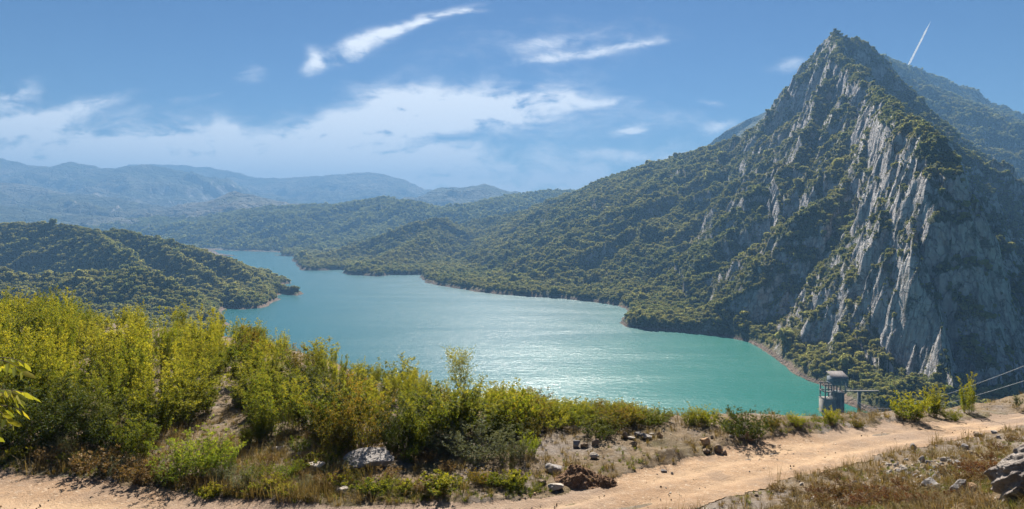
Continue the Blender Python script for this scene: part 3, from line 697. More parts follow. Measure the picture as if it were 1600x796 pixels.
LM = dict(
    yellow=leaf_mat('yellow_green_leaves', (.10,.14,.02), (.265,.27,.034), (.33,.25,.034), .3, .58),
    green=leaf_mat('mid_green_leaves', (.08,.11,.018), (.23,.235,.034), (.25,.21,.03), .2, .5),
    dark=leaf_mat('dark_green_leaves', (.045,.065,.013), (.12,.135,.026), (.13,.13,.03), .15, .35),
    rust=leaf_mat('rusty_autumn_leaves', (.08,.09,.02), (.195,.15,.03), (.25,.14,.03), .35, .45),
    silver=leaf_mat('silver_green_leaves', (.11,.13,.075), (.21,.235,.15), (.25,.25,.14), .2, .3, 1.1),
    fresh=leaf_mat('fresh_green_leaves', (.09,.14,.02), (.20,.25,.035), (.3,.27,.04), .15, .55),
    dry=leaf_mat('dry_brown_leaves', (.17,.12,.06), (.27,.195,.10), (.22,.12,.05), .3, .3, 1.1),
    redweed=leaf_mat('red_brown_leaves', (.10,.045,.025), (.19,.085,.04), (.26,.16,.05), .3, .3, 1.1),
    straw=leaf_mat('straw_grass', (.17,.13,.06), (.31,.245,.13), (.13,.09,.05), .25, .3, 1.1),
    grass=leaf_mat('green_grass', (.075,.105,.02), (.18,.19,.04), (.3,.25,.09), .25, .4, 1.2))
m, s, out = new_mat('shrub_bark'); pos = s.n('ShaderNodeNewGeometry').outputs['Position']
principled(s, out, s.mix(s.noise(pos, 20, 4), (.07,.05,.035), (.17,.13,.095)), .9)
M_bark = m

def tube_np(P, R, n=4):
    P = np.asarray(P, float); k = len(P)
    T = np.gradient(P, axis=0); T /= np.linalg.norm(T, axis=1)[:, None]+1e-9
    ref = np.where(np.abs(T[:, 2:3]) > .9, np.array([[1., 0, 0]]), np.array([[0, 0, 1.]]))
    A = np.cross(T, ref); A /= np.linalg.norm(A, axis=1)[:, None]+1e-9; B = np.cross(T, A)
    th = np.arange(n)/n*2*np.pi
    V = P[:, None]+np.asarray(R)[:, None, None]*(A[:, None]*np.cos(th)[None, :, None]+B[:, None]*np.sin(th)[None, :, None])
    i = np.arange((k-1)*n); r = i//n; c = i % n
    Fq = np.stack([r*n+c, r*n+(c+1) % n, (r+1)*n+(c+1) % n, (r+1)*n+c], 1)
    return V.reshape(-1, 3), Fq
def leaf_quads(p, axis, size, r, aspect=.5, jitter=.5):
    """lozenge leaves at p, pointing along axis (jittered)"""
    k = len(p)
    t = axis+r.normal(size=(k, 3))*jitter; t /= np.linalg.norm(t, axis=1)[:, None]+1e-9
    b = np.cross(t, r.normal(size=(k, 3))); b /= np.linalg.norm(b, axis=1)[:, None]+1e-9
    L = size[:, None]
    return np.stack([p, p+t*L*.45-b*L*aspect*.5, p+t*L, p+t*L*.45+b*L*aspect*.5], 1).reshape(-1, 3)
def shrub_data(seed, H=3.5, stems=22, base_r=.5, spread=.42, leaves=6500, leaf=.085, aspect=.5, twig=.34, start=.12, curve=.35, plume=.6, jitter=.7, inner=True, stem_r=.014):
    """an upright many stemmed shrub: shoots from one stool, twigs off the shoots, leaves on the twigs"""
    r = np.random.default_rng(seed)
    SV, SF, LV, lv, hv = [], [], [], [], []; nv = 0
    per = leaves//stems
    for i in range(stems):
        a = r.random()*6.283; q = math.sqrt(r.random())
        b0 = np.array([math.cos(a)*q*base_r, math.sin(a)*q*base_r, -.05])
        lean = spread*q*r.uniform(.6, 1.3); a2 = a+r.normal(0, .5)
        h = H*(1-.34*q*q)*r.uniform(.5, 1.05)
        t = np.linspace(0, 1, 7)[:, None]
        out_ = np.array([math.cos(a2), math.sin(a2), 0])
        P = b0+out_*(lean*h*(t**(1+curve)))+np.array([0, 0, 1])*h*t+r.normal(size=(7, 3))*.035*h*t
        v, f = tube_np(P, stem_r*(H/3.5)*(1.05-t[:, 0])*r.uniform(.7, 1.2), 4); SV.append(v); SF.append(f+nv); nv += len(v)
        # twigs
        nt = max(5, int(per/16)); tt = start+(1-start)*r.random(nt)**.85
        tip = np.array([np.interp(tt, t[:, 0], P[:, c]) for c in range(3)]).T
        da = r.random(nt)*6.283
        up = r.uniform(.25, 1.1, nt)
        td = np.stack([np.cos(da), np.sin(da), up], 1); td /= np.linalg.norm(td, axis=1)[:, None]
        tl = twig*H/3.5*(1-plume*tt)*r.uniform(.45, 1.25, nt)
        k = max(3, per//nt)
        u = r.random((nt, k))
        pos_ = (tip[:, None]+td[:, None]*(tl[:, None]*u)[..., None]).reshape(-1, 3)
        pos_ = pos_+r.normal(size=pos_.shape)*.02*H/3.5
        ax = np.repeat(td, k, 0)*.8+np.array([0, 0, -.1])
        sz = leaf*r.uniform(.6, 1.25, len(pos_))
        LV.append(leaf_quads(pos_, ax, sz, r, aspect, jitter))
        sh = r.random()*.5
        lv.append(np.clip(r.random(len(pos_))*.5+sh, 0, 1)); hv.append(np.clip(pos_[:, 2]/H, 0, 1))
    L = np.concatenate(LV); lv = np.concatenate(lv); hv = np.concatenate(hv)
    nl = len(L)//4
    return (np.concatenate(SV), np.concatenate(SF)), (L, np.arange(nl*4).reshape(-1, 4), np.repeat(lv, 4), np.repeat(hv, 4))
class Proto:
    def __init__(s, name, mat, **kw):
        (sv, sf), (L, lf, lv, hv) = shrub_data(**kw)
        s.name = name; s.H = kw.get('H', 3.5)
        s.stem = mesh_np('stems', sv, sf, M_bark, smooth=True, link=False)
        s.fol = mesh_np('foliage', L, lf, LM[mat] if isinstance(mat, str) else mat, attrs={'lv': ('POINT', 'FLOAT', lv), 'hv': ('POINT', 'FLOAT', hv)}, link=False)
    def put(s, x, y, h, label, group=None, cat='shrub', name=None, wide=1., z=None, parts=('foliage', 'stems'), tilt=0.):
        k = h/s.H
        e = empty(name or s.name, (x, y, gz(x, y) if z is None else z), rng.random()*6.283); e.scale = (k*wide, k*wide, k)
        if tilt: e.rotation_euler[1] = tilt
        tag(e, label, cat, group)
        f = s.fol.copy(); f.name = parts[0]; COL.objects.link(f); f.parent = e
        g = s.stem.copy(); g.name = parts[1]; COL.objects.link(g); g.parent = e
        return e
PR = {}
for i in range(4):
    PR['yellow%d' % i] = Proto('shrub', 'yellow', seed=100+i, H=4., stems=17+4*i, base_r=.6, spread=.24+.05*i, leaves=18000, leaf=.058, twig=.44, plume=.8, start=.06)
for i in range(3):
    PR['green%d' % i] = Proto('shrub', 'green', seed=120+i, H=3.2, stems=26, base_r=.6, spread=.42+.06*i, leaves=13000, leaf=.08, twig=.5, plume=.5)
for i in range(2):
    PR['dark%d' % i] = Proto('shrub', 'dark', seed=130+i, H=2.4, stems=30, base_r=.6, spread=.6, leaves=13000, leaf=.055, twig=.45, plume=.3, start=.05)
    PR['rust%d' % i] = Proto('shrub', 'rust', seed=140+i, H=3.4, stems=30, base_r=.7, spread=.45, leaves=13000, leaf=.075, twig=.5, plume=.5)
    PR['silver%d' % i] = Proto('shrub', 'silver', seed=150+i, H=1.5, stems=60, base_r=.45, spread=.75, leaves=9000, leaf=.06, aspect=.28, twig=.42, plume=.3, start=.1, curve=.1, jitter=.4)
    PR['fresh%d' % i] = Proto('shrub', 'fresh', seed=160+i, H=1.6, stems=60, base_r=.55, spread=.6, leaves=9000, leaf=.07, aspect=.25, twig=.35, plume=.3, jitter=.45)
    PR['low%d' % i] = Proto('low_plant', 'green', seed=170+i, H=.7, stems=30, base_r=.4, spread=1.1, leaves=3200, leaf=.075, aspect=.55, twig=1.0, plume=.2, curve=0)
    PR['dryplant%d' % i] = Proto('dry_plant', 'dry', seed=180+i, H=.7, stems=26, base_r=.3, spread=.9, leaves=2200, leaf=.06, twig=.9, plume=.2, curve=0)
for k_, mt in (('bushyellow', 'yellow'), ('bushgreen', 'green'), ('bushdark', 'dark'), ('bushrust', 'rust')):
    PR[k_] = Proto('shrub', mt, seed=200+len(PR), H=1.5, stems=56, base_r=.5, spread=.8, leaves=9000, leaf=.062, twig=.62, plume=.45, start=.03, curve=.15)
PR['redweed'] = Proto('dry_plant', 'redweed', seed=230, H=.7, stems=30, base_r=.35, spread=.9, leaves=3600, leaf=.05, twig=.9, plume=.2, curve=0)
# young tree with an open crown above one trunk
PR['tree'] = Proto('young_tree', 'green', seed=190, H=5.5, stems=9, base_r=.12, spread=.3, leaves=4800, leaf=.11, twig=.95, plume=.25, start=.42, stem_r=.02)
PR['bent'] = Proto('young_tree', 'silver', seed=191, H=1.7, stems=5, base_r=.06, spread=.5, leaves=1500, leaf=.07, twig=.6, plume=.1, start=.5, stem_r=.03)

# top line of the thicket and its front foot, photo pixels
TOP = np.array([(-200,430),(0,437),(60,445),(100,455),(150,475),(200,482),(250,490),(300,500),(350,505),(400,515),(450,528),(490,540),(540,548),(590,552),(640,565),(680,578),(720,582),(770,600),(820,612),(860,625),(900,630),(960,632),(1000,640),(1040,648),(1100,660)], float)
FOOT = np.array([(-200,705),(0,700),(60,703),(130,700),(190,690),(240,685),(290,668),(330,640),(352,622),(385,622),(405,668),(440,676),(470,672),(490,668),(520,690),(560,704),(600,700),(640,695),(690,700),(720,690),(830,690),(850,672),(880,664),(940,662),(1000,666),(1060,664)], float)
Z_THICK = 'yellow green shrubs of the hillside thicket'
spots = []
def free(x, y, r):
    return all((x-a)**2+(y-b)**2 > (r+c)**2 for a, b, c in spots)
def zone(px): return 'at the left edge' if px < 170 else ('above the bare dirt gap' if px < 420 else ('behind the grey boulder' if px < 640 else ('below the glittering water' if px < 860 else 'near the drop by the stones')))
KL = dict(yellow='yellow green shrub with upright feathery shoots', green='mid green bushy shrub', dark='dark green dense shrub', rust='rusty orange brown shrub', silver='silver grey green shrub')
def thicket(n, front, lo=-150, hi=1035):
    k = 0
    for _ in range(14000):
        if k >= n: break
        px = rng.uniform(lo, hi)
        if front:
            py = np.interp(px, FOOT[:, 0], FOOT[:, 1])-rng.uniform(0, 9)
            x, y, zg = on_ground(px, py)
        else:
            fx, fy, _z = on_ground(px, np.interp(px, FOOT[:, 0], FOOT[:, 1]))
            e = np.interp(px, EDGE[:, 0], EDGE[:, 1])
            y = fy+.8+(max(e+6, fy+4)-fy-.8)*rng.random()**1.25; x = (px-PX0)/F*y; zg = gz(x, y)
        # keep the bare patches open: sun-bleached gap left of centre and the clearing beside it
        py0 = HZ+(CZ-zg)*F/y
        if 322 < px < 392 and py0 > 612: continue
        if 455 < px < 520 and 640 < py0 < 668 and rng.random() < .8: continue
        rad = (.45 if front else .40+.003*y)*(.85 if px > 800 else 1)
        if not free(x, y, rad): continue
        lim = CZ+(HZ-(np.interp(px, TOP[:, 0], TOP[:, 1])+(rng.uniform(-10, 40) if rng.random() < .8 or px > 560 else rng.uniform(-38, -8))))/F*y-zg
        h = min(lim, rng.uniform(2.6, 4.6) if not front else rng.uniform(1.4, 2.9))
        if px > 820: h = min(h, rng.uniform(1.3, 2.3))
        if h < .7: continue
        spots.append((x, y, rad)); k += 1
        q = rng.random(); near = y < 31
        dist_yel = .62 if not front else .3
        kind = 'yellow' if q < dist_yel else ('green' if q < .8 else ('dark' if q < .9 and near or front and q < .93 else ('rust' if q > .94 and px > 380 else 'yellow')))
        j = rng.integers(0, {'yellow': 4, 'green': 3, 'dark': 2, 'rust': 2}[kind])
        if kind == 'dark': h = min(h, 2.6)
        lab = '%s %s%s' % (KL[kind], zone(px), ', front row' if front else '')
        PR['%s%d' % (kind, j)].put(x, y, h, lab, Z_THICK, wide=float(np.clip(3.3/h, .8, 1.5))*rng.uniform(.7, 1.05))
    return k
def at(proto, px, py, h, label, wide=1., group=None, cat='shrub', tilt=0., name=None, parts=('foliage', 'stems')):
    x, y, zg = on_ground(px, py); r = .35*h*wide; spots.append((x, y, min(r, .9)))
    return PR[proto].put(x, y, h, label, group, cat, name, wide, zg, parts, tilt)
# single shrubs one can point to (height in metres)
at('silver0', 750, 722, 1.5, 'rounded silver green bush in front of the thicket, left of the small bright green bush', 1.25)
at('silver1', 797, 718, 1.2, 'silver green bush joined to the right side of the rounded silver bush', 1.0)
at('fresh0', 826, 714, 1.0, 'small bright green bush at the right end of the silver bushes', .62)
at('bushdark', 935, 684, .9, 'dark green low bush left of the scattered stones on the verge', 1.25)
at('rust0', 562, 708, 2.9, 'tall rusty orange shrub directly behind the grey boulder', .95)
at('rust1', 520, 708, 2.3, 'rust and green shrub left of the tall rusty one', .9)
at('dark1', 620, 704, 1.8, 'dark green shrub right of the grey boulder', .9)
at('green0', 655, 706, 2.1, 'broad green shrub between the boulder and the silver bush', .9)
at('silver1', 690, 708, 1.35, 'grey green bush with loose twigs left of the rounded silver bush', 1.0)
at('yellow0', 430, 686, 2.8, 'full yellow green shrub standing alone right of the bare dirt gap', 1.25)
at('green1', 388, 700, .95, 'small leafy shrub at the foot of the lone yellow green shrub', .9)
at('green2', 408, 692, 1.2, 'low yellow green shrub touching the front of the lone shrub', .9)
at('fresh1', 295, 748, 1.7, 'bright green willowy bush by the track left of centre', 1.15)
at('fresh0', 335, 744, 1.4, 'bright green willowy bush right of the larger one', 1.0)
at('silver0', 98, 712, .95, 'silver grey bush at the track edge under the dark thicket', .9)
at('silver1', 378, 762, .75, 'low silver grey bush at the track edge below the bare gap', 1.1)
at('silver0', 345, 752, .7, 'low silver grey bush beside the bright green willowy bushes', 1.0)
at('dark1', 180, 700, 2.5, 'dark shaded shrub in the left corner of the thicket', 1.1)
at('dark0', 60, 700, 2.9, 'dark bramble like shrub at far left behind the silver bush', 1.2)
at('dark0', 120, 698, 2.7, 'dark leafy shrub second from the left edge', 1.1)
at('dark1', 10, 700, 3.0, 'dark shrub cut by the left edge of the picture', 1.1)
at('green1', 215, 720, 1.9, 'green shrub beside the bright willowy bushes', 1.0)
at('dryplant0', 150, 740, .9, 'tan dry bush at the track edge left of the willowy bushes', 1.1, cat='dry plant')
at('dryplant1', 215, 748, .8, 'brown dry bush in front of the green shrub', 1.2, cat='dry plant')
at('tree', 722, 640, 3.1, 'slender young tree with an open crown rising above the thicket', .9, cat='tree', name='young_tree')
# right of the drop
at('bushgreen', 1083, 665, .85, 'left green bush on the lip of the drop above the lake', .9)
at('bushyellow', 1107, 665, .9, 'yellow green bush on the lip of the drop, taller of the left pair', .9)
at('bushdark', 1165, 681, 1.15, 'dark rounded bush on the lip above the orange rock', 1.25)
at('bushgreen', 1140, 677, .62, 'low green bush left of the dark rounded bush', 1.1)
at('bushrust', 1207, 668, .62, 'rusty low bush right of the dark rounded bush', .9)
at('bushyellow', 1245, 666, .55, 'low yellow bush on the lip right of the rusty one', 1.1)
at('bushyellow', 1300, 661, .75, 'yellow bush on the lip below the intake tower', .8)
at('bushrust', 1341, 668, .42, 'small brown bush on the spoil bank beside the track', 1.2)
at('bushyellow', 1420, 653, 1.35, 'yellow shrub on the skyline lip, leftmost of three against the cliff', 1.0)
at('green2', 1460, 652, 1.7, 'thin green brown shrub between two yellow shrubs before the cliff', .85)
at('yellow1', 1513, 646, 2.3, 'tallest yellow shrub on the lip before the dark cliff', .8)
at('bushgreen', 1487, 657, .6, 'small green bush at the foot of the tallest yellow shrub', 1.2)
at('bent', 1590, 643, 1.2, 'small leaning grey green tree on the right lip', .9, cat='tree', name='young_tree', tilt=-.35)
for _ in range(900):      # the thicket thins to waist high bushes along the lip of the drop
    px = rng.uniform(770, 1036); e = np.interp(px, EDGE[:, 0], EDGE[:, 1]); y = e+rng.uniform(-1.6, 2.2); x = (px-PX0)/F*y; zg = gz(x, y)
    py0 = HZ+(CZ-zg)*F/y
    if py0 > np.interp(px, FOOT[:, 0], FOOT[:, 1])+1 or not free(x, y, .24): continue
    h = CZ+(HZ-(np.interp(px, TOP[:, 0], TOP[:, 1])+rng.uniform(-12, 16)))/F*y-zg
    if not .5 < h < 2.6: continue
    spots.append((x, y, .24)); kd = ('bushyellow', 'bushyellow', 'bushgreen', 'yellow1', 'yellow0', 'bushrust')[rng.integers(0, 6)]
    PR[kd].put(x, y, h, {'y': 'slim yellow green shrub on the lip of the drop by the stone row', 'bushyellow': 'yellow green bush on the lip of the drop by the stone row', 'bushgreen': 'mid green bush on the lip of the drop by the stone row', 'bushrust': 'rust tinged bush on the lip of the drop by the stone row'}.get(kd, 'slim yellow green shrub on the lip of the drop by the stone row'), 'bushes along the lip of the drop', wide=float(np.clip(1.5/h, .8, 1.5)) if kd[0] == 'b' else 1.3)
_nf, _nb = thicket(44, True), thicket(205, False)
SC['thicket'] = [_nf, _nb]
# low leafy plants along the near verge
LOW = [(430,768),(455,772),(478,768),(505,760),(530,765),(560,752),(590,778),(610,772),(640,776),(575,786),(548,742),(660,770),(690,768),(745,764),(765,768),(785,764),(800,766),(720,760),(520,748),(470,748),(405,770),(360,782),(330,778)]
for i, (px, py) in enumerate(LOW):
    kd = ('low0', 'low1', 'silver0', 'dryplant0', 'low0', 'bushrust', 'low1', 'bushgreen')[i % 8]
    nm = {'l': 'leafy green', 's': 'silvery grey', 'd': 'dry brown', 'b': 'bushy green' if kd == 'bushgreen' else 'rusty tinged'}[kd[0]]
    at(kd, px+rng.uniform(-7, 7), min(py, 774)+rng.uniform(-9, 3), rng.uniform(.28, .55), 'low %s plant on the verge %s' % (nm, 'left of the boulder' if px < 540 else ('between boulder and track' if px < 650 else 'right of the boulder by the track')), rng.uniform(.9, 1.35), 'low leafy plants on the verge', 'plant', name='low_plant')
DRY = [(1215,770),(1245,772),(1280,765),(1310,775),(1345,770),(1370,785),(1400,775),(1230,790),(1290,790),(1330,792),(1480,745),(1510,760),(1530,735),(1440,770),(1465,788),(1555,715),(1385,750),(1300,748),(1580,690),(1500,700)]
for i, (px, py) in enumerate(DRY):
    at('dryplant%d' % (i % 2), px, py, rng.uniform(.22, .42), 'brown dry plant on the near stony bank', rng.uniform(.8, 1.2), 'brown dry plants on the near bank', 'dry plant', name='dry_plant')

VERGE = [(75,722,'dryplant0',.6),(110,728,'low0',.45),(135,728,'silver1',.55),(175,742,'silver0',.6),(240,752,'dryplant1',.6),(262,757,'fresh0',.6),(310,760,'dryplant0',.5),(400,752,'bushgreen',.6),(445,752,'fresh1',.6),(460,742,'bushgreen',.55),(500,728,'low1',.5),(420,725,'dryplant1',.4),(470,706,'fresh0',.6),(640,722,'fresh1',.7),(660,724,'dryplant0',.45),(610,745,'dryplant1',.4),(700,738,'dryplant0',.4),(30,715,'low1',.45),(520,715,'bushgreen',.6),(345,705,'dryplant1',.4)]
WHAT = {'dryplant0': 'straw brown dry weed', 'dryplant1': 'straw brown dry weed', 'low0': 'broad leaved green weed', 'low1': 'broad leaved green weed', 'silver0': 'grey green tufted weed', 'silver1': 'grey green tufted weed', 'fresh0': 'bright green slender weed', 'fresh1': 'bright green slender weed', 'bushgreen': 'round leafy green bushlet'}
for px, py, kd, h in VERGE:
    at(kd, px, py, h, '%s among dry grass on the verge, %s' % (WHAT[kd], 'left of the bright willowy bushes' if px < 270 else ('below the bare gap' if px < 480 else 'near the grey boulder')), rng.uniform(.95, 1.3), 'weeds along the track verge', 'weed', name='weed')

for px, py, h in [(1300,778,.3),(1325,770,.34),(1350,786,.36),(1372,774,.3),(1392,790,.36),(1415,772,.26),(1425,790,.34),(1452,792,.3),(1280,788,.3),(1340,796,.36),(1522,752,.4),(1535,742,.42),(1512,738,.3),(1545,722,.3),(1270,772,.26),(1480,782,.26),(1405,758,.24),(1560,705,.28)]:
    at('redweed', px, py, h, 'reddish brown withered weed on the near stony bank', rng.uniform(1., 1.4), 'reddish weeds on the near bank', 'weed', name='weed')
# ------------------------------------------------------------------ grass, gravel (nobody could count them)
def tuft(name, seed, blades, h, lean, width, mat, heads=0):
    r = np.random.default_rng(seed); V, Q, lv, hv = [], [], [], []; n = 0
    for i in range(blades):
        a = r.random()*6.283; q = r.random()**.5*.12*h/.3; L = h*r.uniform(.5, 1.15); ln = lean*r.uniform(.3, 1.3)
        d = np.array([math.cos(a), math.sin(a), 0]); sd_ = np.array([-d[1], d[0], 0])*width*r.uniform(.6, 1.2)
        b = d*q; m1 = b+d*ln*L*.35+np.array([0, 0, L*.6]); tp = b+d*ln*L+np.array([0, 0, L*(1-.3*ln)])
        V += [b-sd_, b+sd_, m1+sd_*.7, m1-sd_*.7, tp]; Q.append([n, n+1, n+2, n+3]); 
        Q.append([n+3, n+2, n+4, n+4]); n += 5
        lv += [r.random()]*5; hv += [0, 0, .6, .6, 1]
    Qa = np.array(Q); quads = Qa[0::2]; tris = Qa[1::2, :3]
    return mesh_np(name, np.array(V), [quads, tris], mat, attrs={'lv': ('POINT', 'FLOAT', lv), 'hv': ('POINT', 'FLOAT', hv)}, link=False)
straw = [tuft('dry_tuft', 300+i, 26, .22+.05*i, .8, .006, LM['straw']) for i in range(4)]
green = [tuft('grass_tuft', 310+i, 30, .16+.04*i, .8, .006, LM['grass']) for i in range(3)]
tall = [tuft('tall_dry_tuft', 320+i, 22, .55+.1*i, .45, .005, LM['straw']) for i in range(3)]
brown = [tuft('brown_tuft', 330+i, 26, .24+.05*i, .9, .008, LM['dry']) for i in range(3)]
def ground_pts(n, ylo, yhi, dens, pxlo=-180, pxhi=1790):
    px = rng.uniform(pxlo, pxhi, n); py = rng.uniform(0, 1, n)
    yy = 1/(1/yhi+(1/ylo-1/yhi)*py)                      # even in the picture
    yy = yhi*ylo/(ylo+(yhi-ylo)*py) if False else yy
    xx = (px-PX0)/F*yy
    e = np.interp(px, EDGE[:, 0], EDGE[:, 1])
    k = (rng.random(n) < dens(xx, yy, px))*(yy < e+3)*(roadv(xx, yy) < .25+.25*rng.random(n)) > 0
    xx, yy, px = xx[k], yy[k], px[k]
    return np.stack([xx, yy, gzv(xx, yy)], 1), px
def sc3(k, lo, hi): q = rng.uniform(lo, hi, k)[:, None]; return np.repeat(q, 3, 1)
near_bank = lambda xx, yy, px: HZ+(CZ-gzv(xx, yy))*F/yy > np.interp(px, ROAD_N[:, 0], ROAD_N[:, 1])-2
P, _ = ground_pts(26000, 10, 46, lambda x, y, px: np.clip(.35+1.6*fbm(x*.45, y*.45, 3), .03, 1)); scatter_gn('dry_grass', P, sc3(len(P), .45, 1.05), rand_rots(len(P)), straw)
P, _ = ground_pts(22000, 10, 30, lambda x, y, px: np.clip(.02+1.5*(fbm(x*.3+20, y*.3, 3)-.03), .0, 1)*np.where(px < 1330, 1, 1.2)); scatter_gn('green_grass', P, sc3(len(P), .35, .85), rand_rots(len(P)), green)
def vline(x, y, px):   # grassy strip along the far edge of the track
    py = HZ+(CZ-gzv(x, y))*F/y; a = np.interp(px, ROAD_F[:, 0], ROAD_F[:, 1])-py
    return np.exp(-((a-14)/13)**2)*(px < 860)*(.35+.8*fbm(x*.5, y*.5, 2))+np.exp(-((a-12)/9)**2)*(px > 1150)*(px < 1330)*.6
P, _ = ground_pts(60000, 16, 30, vline); scatter_gn('green_grass', P, sc3(len(P), .35, .8), rand_rots(len(P)), green)
P, _ = ground_pts(16000, 10, 30, lambda x, y, px: near_bank(x, y, px)*np.clip(.3+1.5*fbm(x*.6, y*.6+8, 3), 0, 1)); P = P[rng.random(len(P)) < .4]; scatter_gn('brown_grass', P, sc3(len(P), .4, 1.), rand_rots(len(P)), brown+straw[:1])
P, _ = ground_pts(9000, 11, 45, lambda x, y, px: np.clip(.05+.9*(fbm(x*.5+4, y*.5, 3)-.12), 0, .5)*(px < 760)+.22*near_bank(x, y, px)*np.exp(-((HZ+(CZ-gzv(x, y))*F/y-np.interp(px, ROAD_N[:, 0], ROAD_N[:, 1])-8)/10)**2)); scatter_gn('tall_dry_grass', P, sc3(len(P), .45, 1.), rand_rots(len(P)), tall)

P, _ = ground_pts(9000, 18, 25, lambda x, y, px: (px < 580)*(px > 40)*np.clip(.45+1.5*fbm(x*.6+2, y*.6, 3), 0, 1)); scatter_gn('dry_grass', P, sc3(len(P), .4, 1.1), rand_rots(len(P)), tall+straw)
# ------------------------------------------------------------------ stones
def stone_mat(name, a, b, c, sc=1.):
    m, s, out = new_mat(name); tc_ = s.n('ShaderNodeTexCoord').outputs['Object']; rnd = s.n('ShaderNodeObjectInfo').outputs['Random']
    n1 = s.noise(tc_, 2.5*sc, 6, .65); n2 = s.noise(tc_, 11*sc, 5, .7); n3 = s.noise(s.mapping(tc_, (3*sc, 3*sc, 14*sc), (.5, .3, 0)), 1., 5, .65, .5)
    col = s.mix(s.ss(n1, .35, .65), a, b); col = s.mix(s.m('MULTIPLY', s.ss(n2, .52, .72), .7), col, c)
    col = s.mix(s.m('MULTIPLY', s.ss(n3, .55, .7), .7), col, tuple(q*.4 for q in a))
    b_ = s.bump(s.m('ADD', s.m('ADD', n2, s.m('MULTIPLY', n3, 1.2)), n1), .9, .07)
    principled(s, out, col, .92, b_, .15); return m
M_grey = stone_mat('grey_limestone', (.20,.185,.18), (.33,.30,.28), (.30,.24,.18))
M_tan = stone_mat('orange_tan_stone', (.36,.22,.12), (.47,.32,.19), (.5,.4,.3))
M_brn = stone_mat('brown_stone', (.16,.115,.08), (.27,.205,.15), (.36,.29,.22))
M_pale = stone_mat('pale_stone', (.36,.31,.26), (.50,.44,.37), (.3,.25,.2))
def stone_mesh(name, seed, size, mat, sub=4, cuts=14, rough=.09, fn=None, strata=0.):
    r = np.random.default_rng(seed); bm = bmesh.new(); bmesh.ops.create_icosphere(bm, subdivisions=sub, radius=1)
    v = np.array([q.co[:] for q in bm.verts]); f = np.array([[q.index for q in t.verts] for t in bm.faces]); bm.free()
    v = v*1.25
    for i in range(cuts):
        n = r.normal(size=3); n /= np.linalg.norm(n); d = r.uniform(.55, .95); e = v@n-d; v = v-np.maximum(e, 0)[:, None]*n*.96
    def n3(p, k): return (fbm(p[:, 0]*k+seed, p[:, 1]*k+p[:, 2]*k*.7, 4)+fbm(p[:, 2]*k+9, p[:, 0]*k-p[:, 1]*k*.6+seed, 4))*.5
    v = v*(1+rough*n3(v, 1.6)[:, None]*2+rough*.5*n3(v, 5)[:, None])
    if strata:
        w_ = v@np.array([.55, .25, .8]); v = v*(1+strata*(ridged(w_*3+.6*n3(v, 1.5), w_*0+seed, 3))[:, None])
    v = v*np.array(size)*.5
    if fn: v = fn(v)
    return mesh_np(name, v, f, mat, smooth=False, link=False)
def rest(me, x, y, label, group=None, rz=0., sink=.25, name='stone', cat='stone', sc=1.):
    o = me.copy(); o.name = name; COL.objects.link(o)
    zz = np.array([q.co.z for q in me.data.vertices]); o.scale = (sc,)*3
    o.location = (x, y, gz(x, y)-zz.min()*sc*(1-sink)-.0); o.rotation_euler = (0, 0, rz)
    tag(o, label, cat, group); return o
def put_stone(px, py, wpx, hpx, mat, label, seed, group=None, sink=.33, deep=.8, **kw):
    x, y, zg = on_ground(px, py); k = y/F
    me = stone_mesh('stone', seed, (wpx*k, wpx*k*deep, hpx*k*1.2), mat, sub=kw.pop('sub', 3), **kw)
    return rest(me, x, y, label, group, kw.get('rz', 0), sink)
def wedge(v):
    q = v.copy(); sx_ = q[:, 0]/.9; q[:, 2] *= .62+.38*np.clip(sx_+.35, -.4, 1); return q
x, y, zg = on_ground(571, 729)
bo = stone_mesh('boulder', 400, (1.85, 1.1, .72), M_grey, sub=6, cuts=18, rough=.13, fn=wedge, strata=.05)
rest(bo, x, y, 'big grey boulder lying below the tall rusty orange shrub', None, .12, .3, 'boulder', 'boulder')
x, y, zg = on_ground(1590, 792)
M_crag = stone_mat('craggy_limestone', (.17,.145,.13), (.31,.27,.24), (.30,.20,.13), 1.3)
def crag(v):
    q = v.copy(); fx = q[:, 0]*.8+q[:, 2]*1.3; k_ = 1+.05*ridged(fx*3.2+.5*fbm(q[:, 1]*3, q[:, 0]*3, 3), q[:, 1]*2.2, 5, .65)+.035*fbm(q[:, 0]*9+q[:, 2]*7, q[:, 1]*9-q[:, 2]*5, 4); q = q*k_[:, None]; q[:, 2] += .22*q[:, 0]-.30*q[:, 1]; q[:, 0] += .12*np.sign(q[:, 2])*np.abs(q[:, 2]); return q
cr = stone_mesh('boulder', 417, (2.0, 1.8, 1.35), M_crag, sub=7, cuts=26, rough=.2, strata=.13, fn=crag)
rest(cr, 9.4, 11.7, 'large fractured grey and rust boulder cut by the bottom right corner', None, .0, .42, 'boulder', 'boulder')
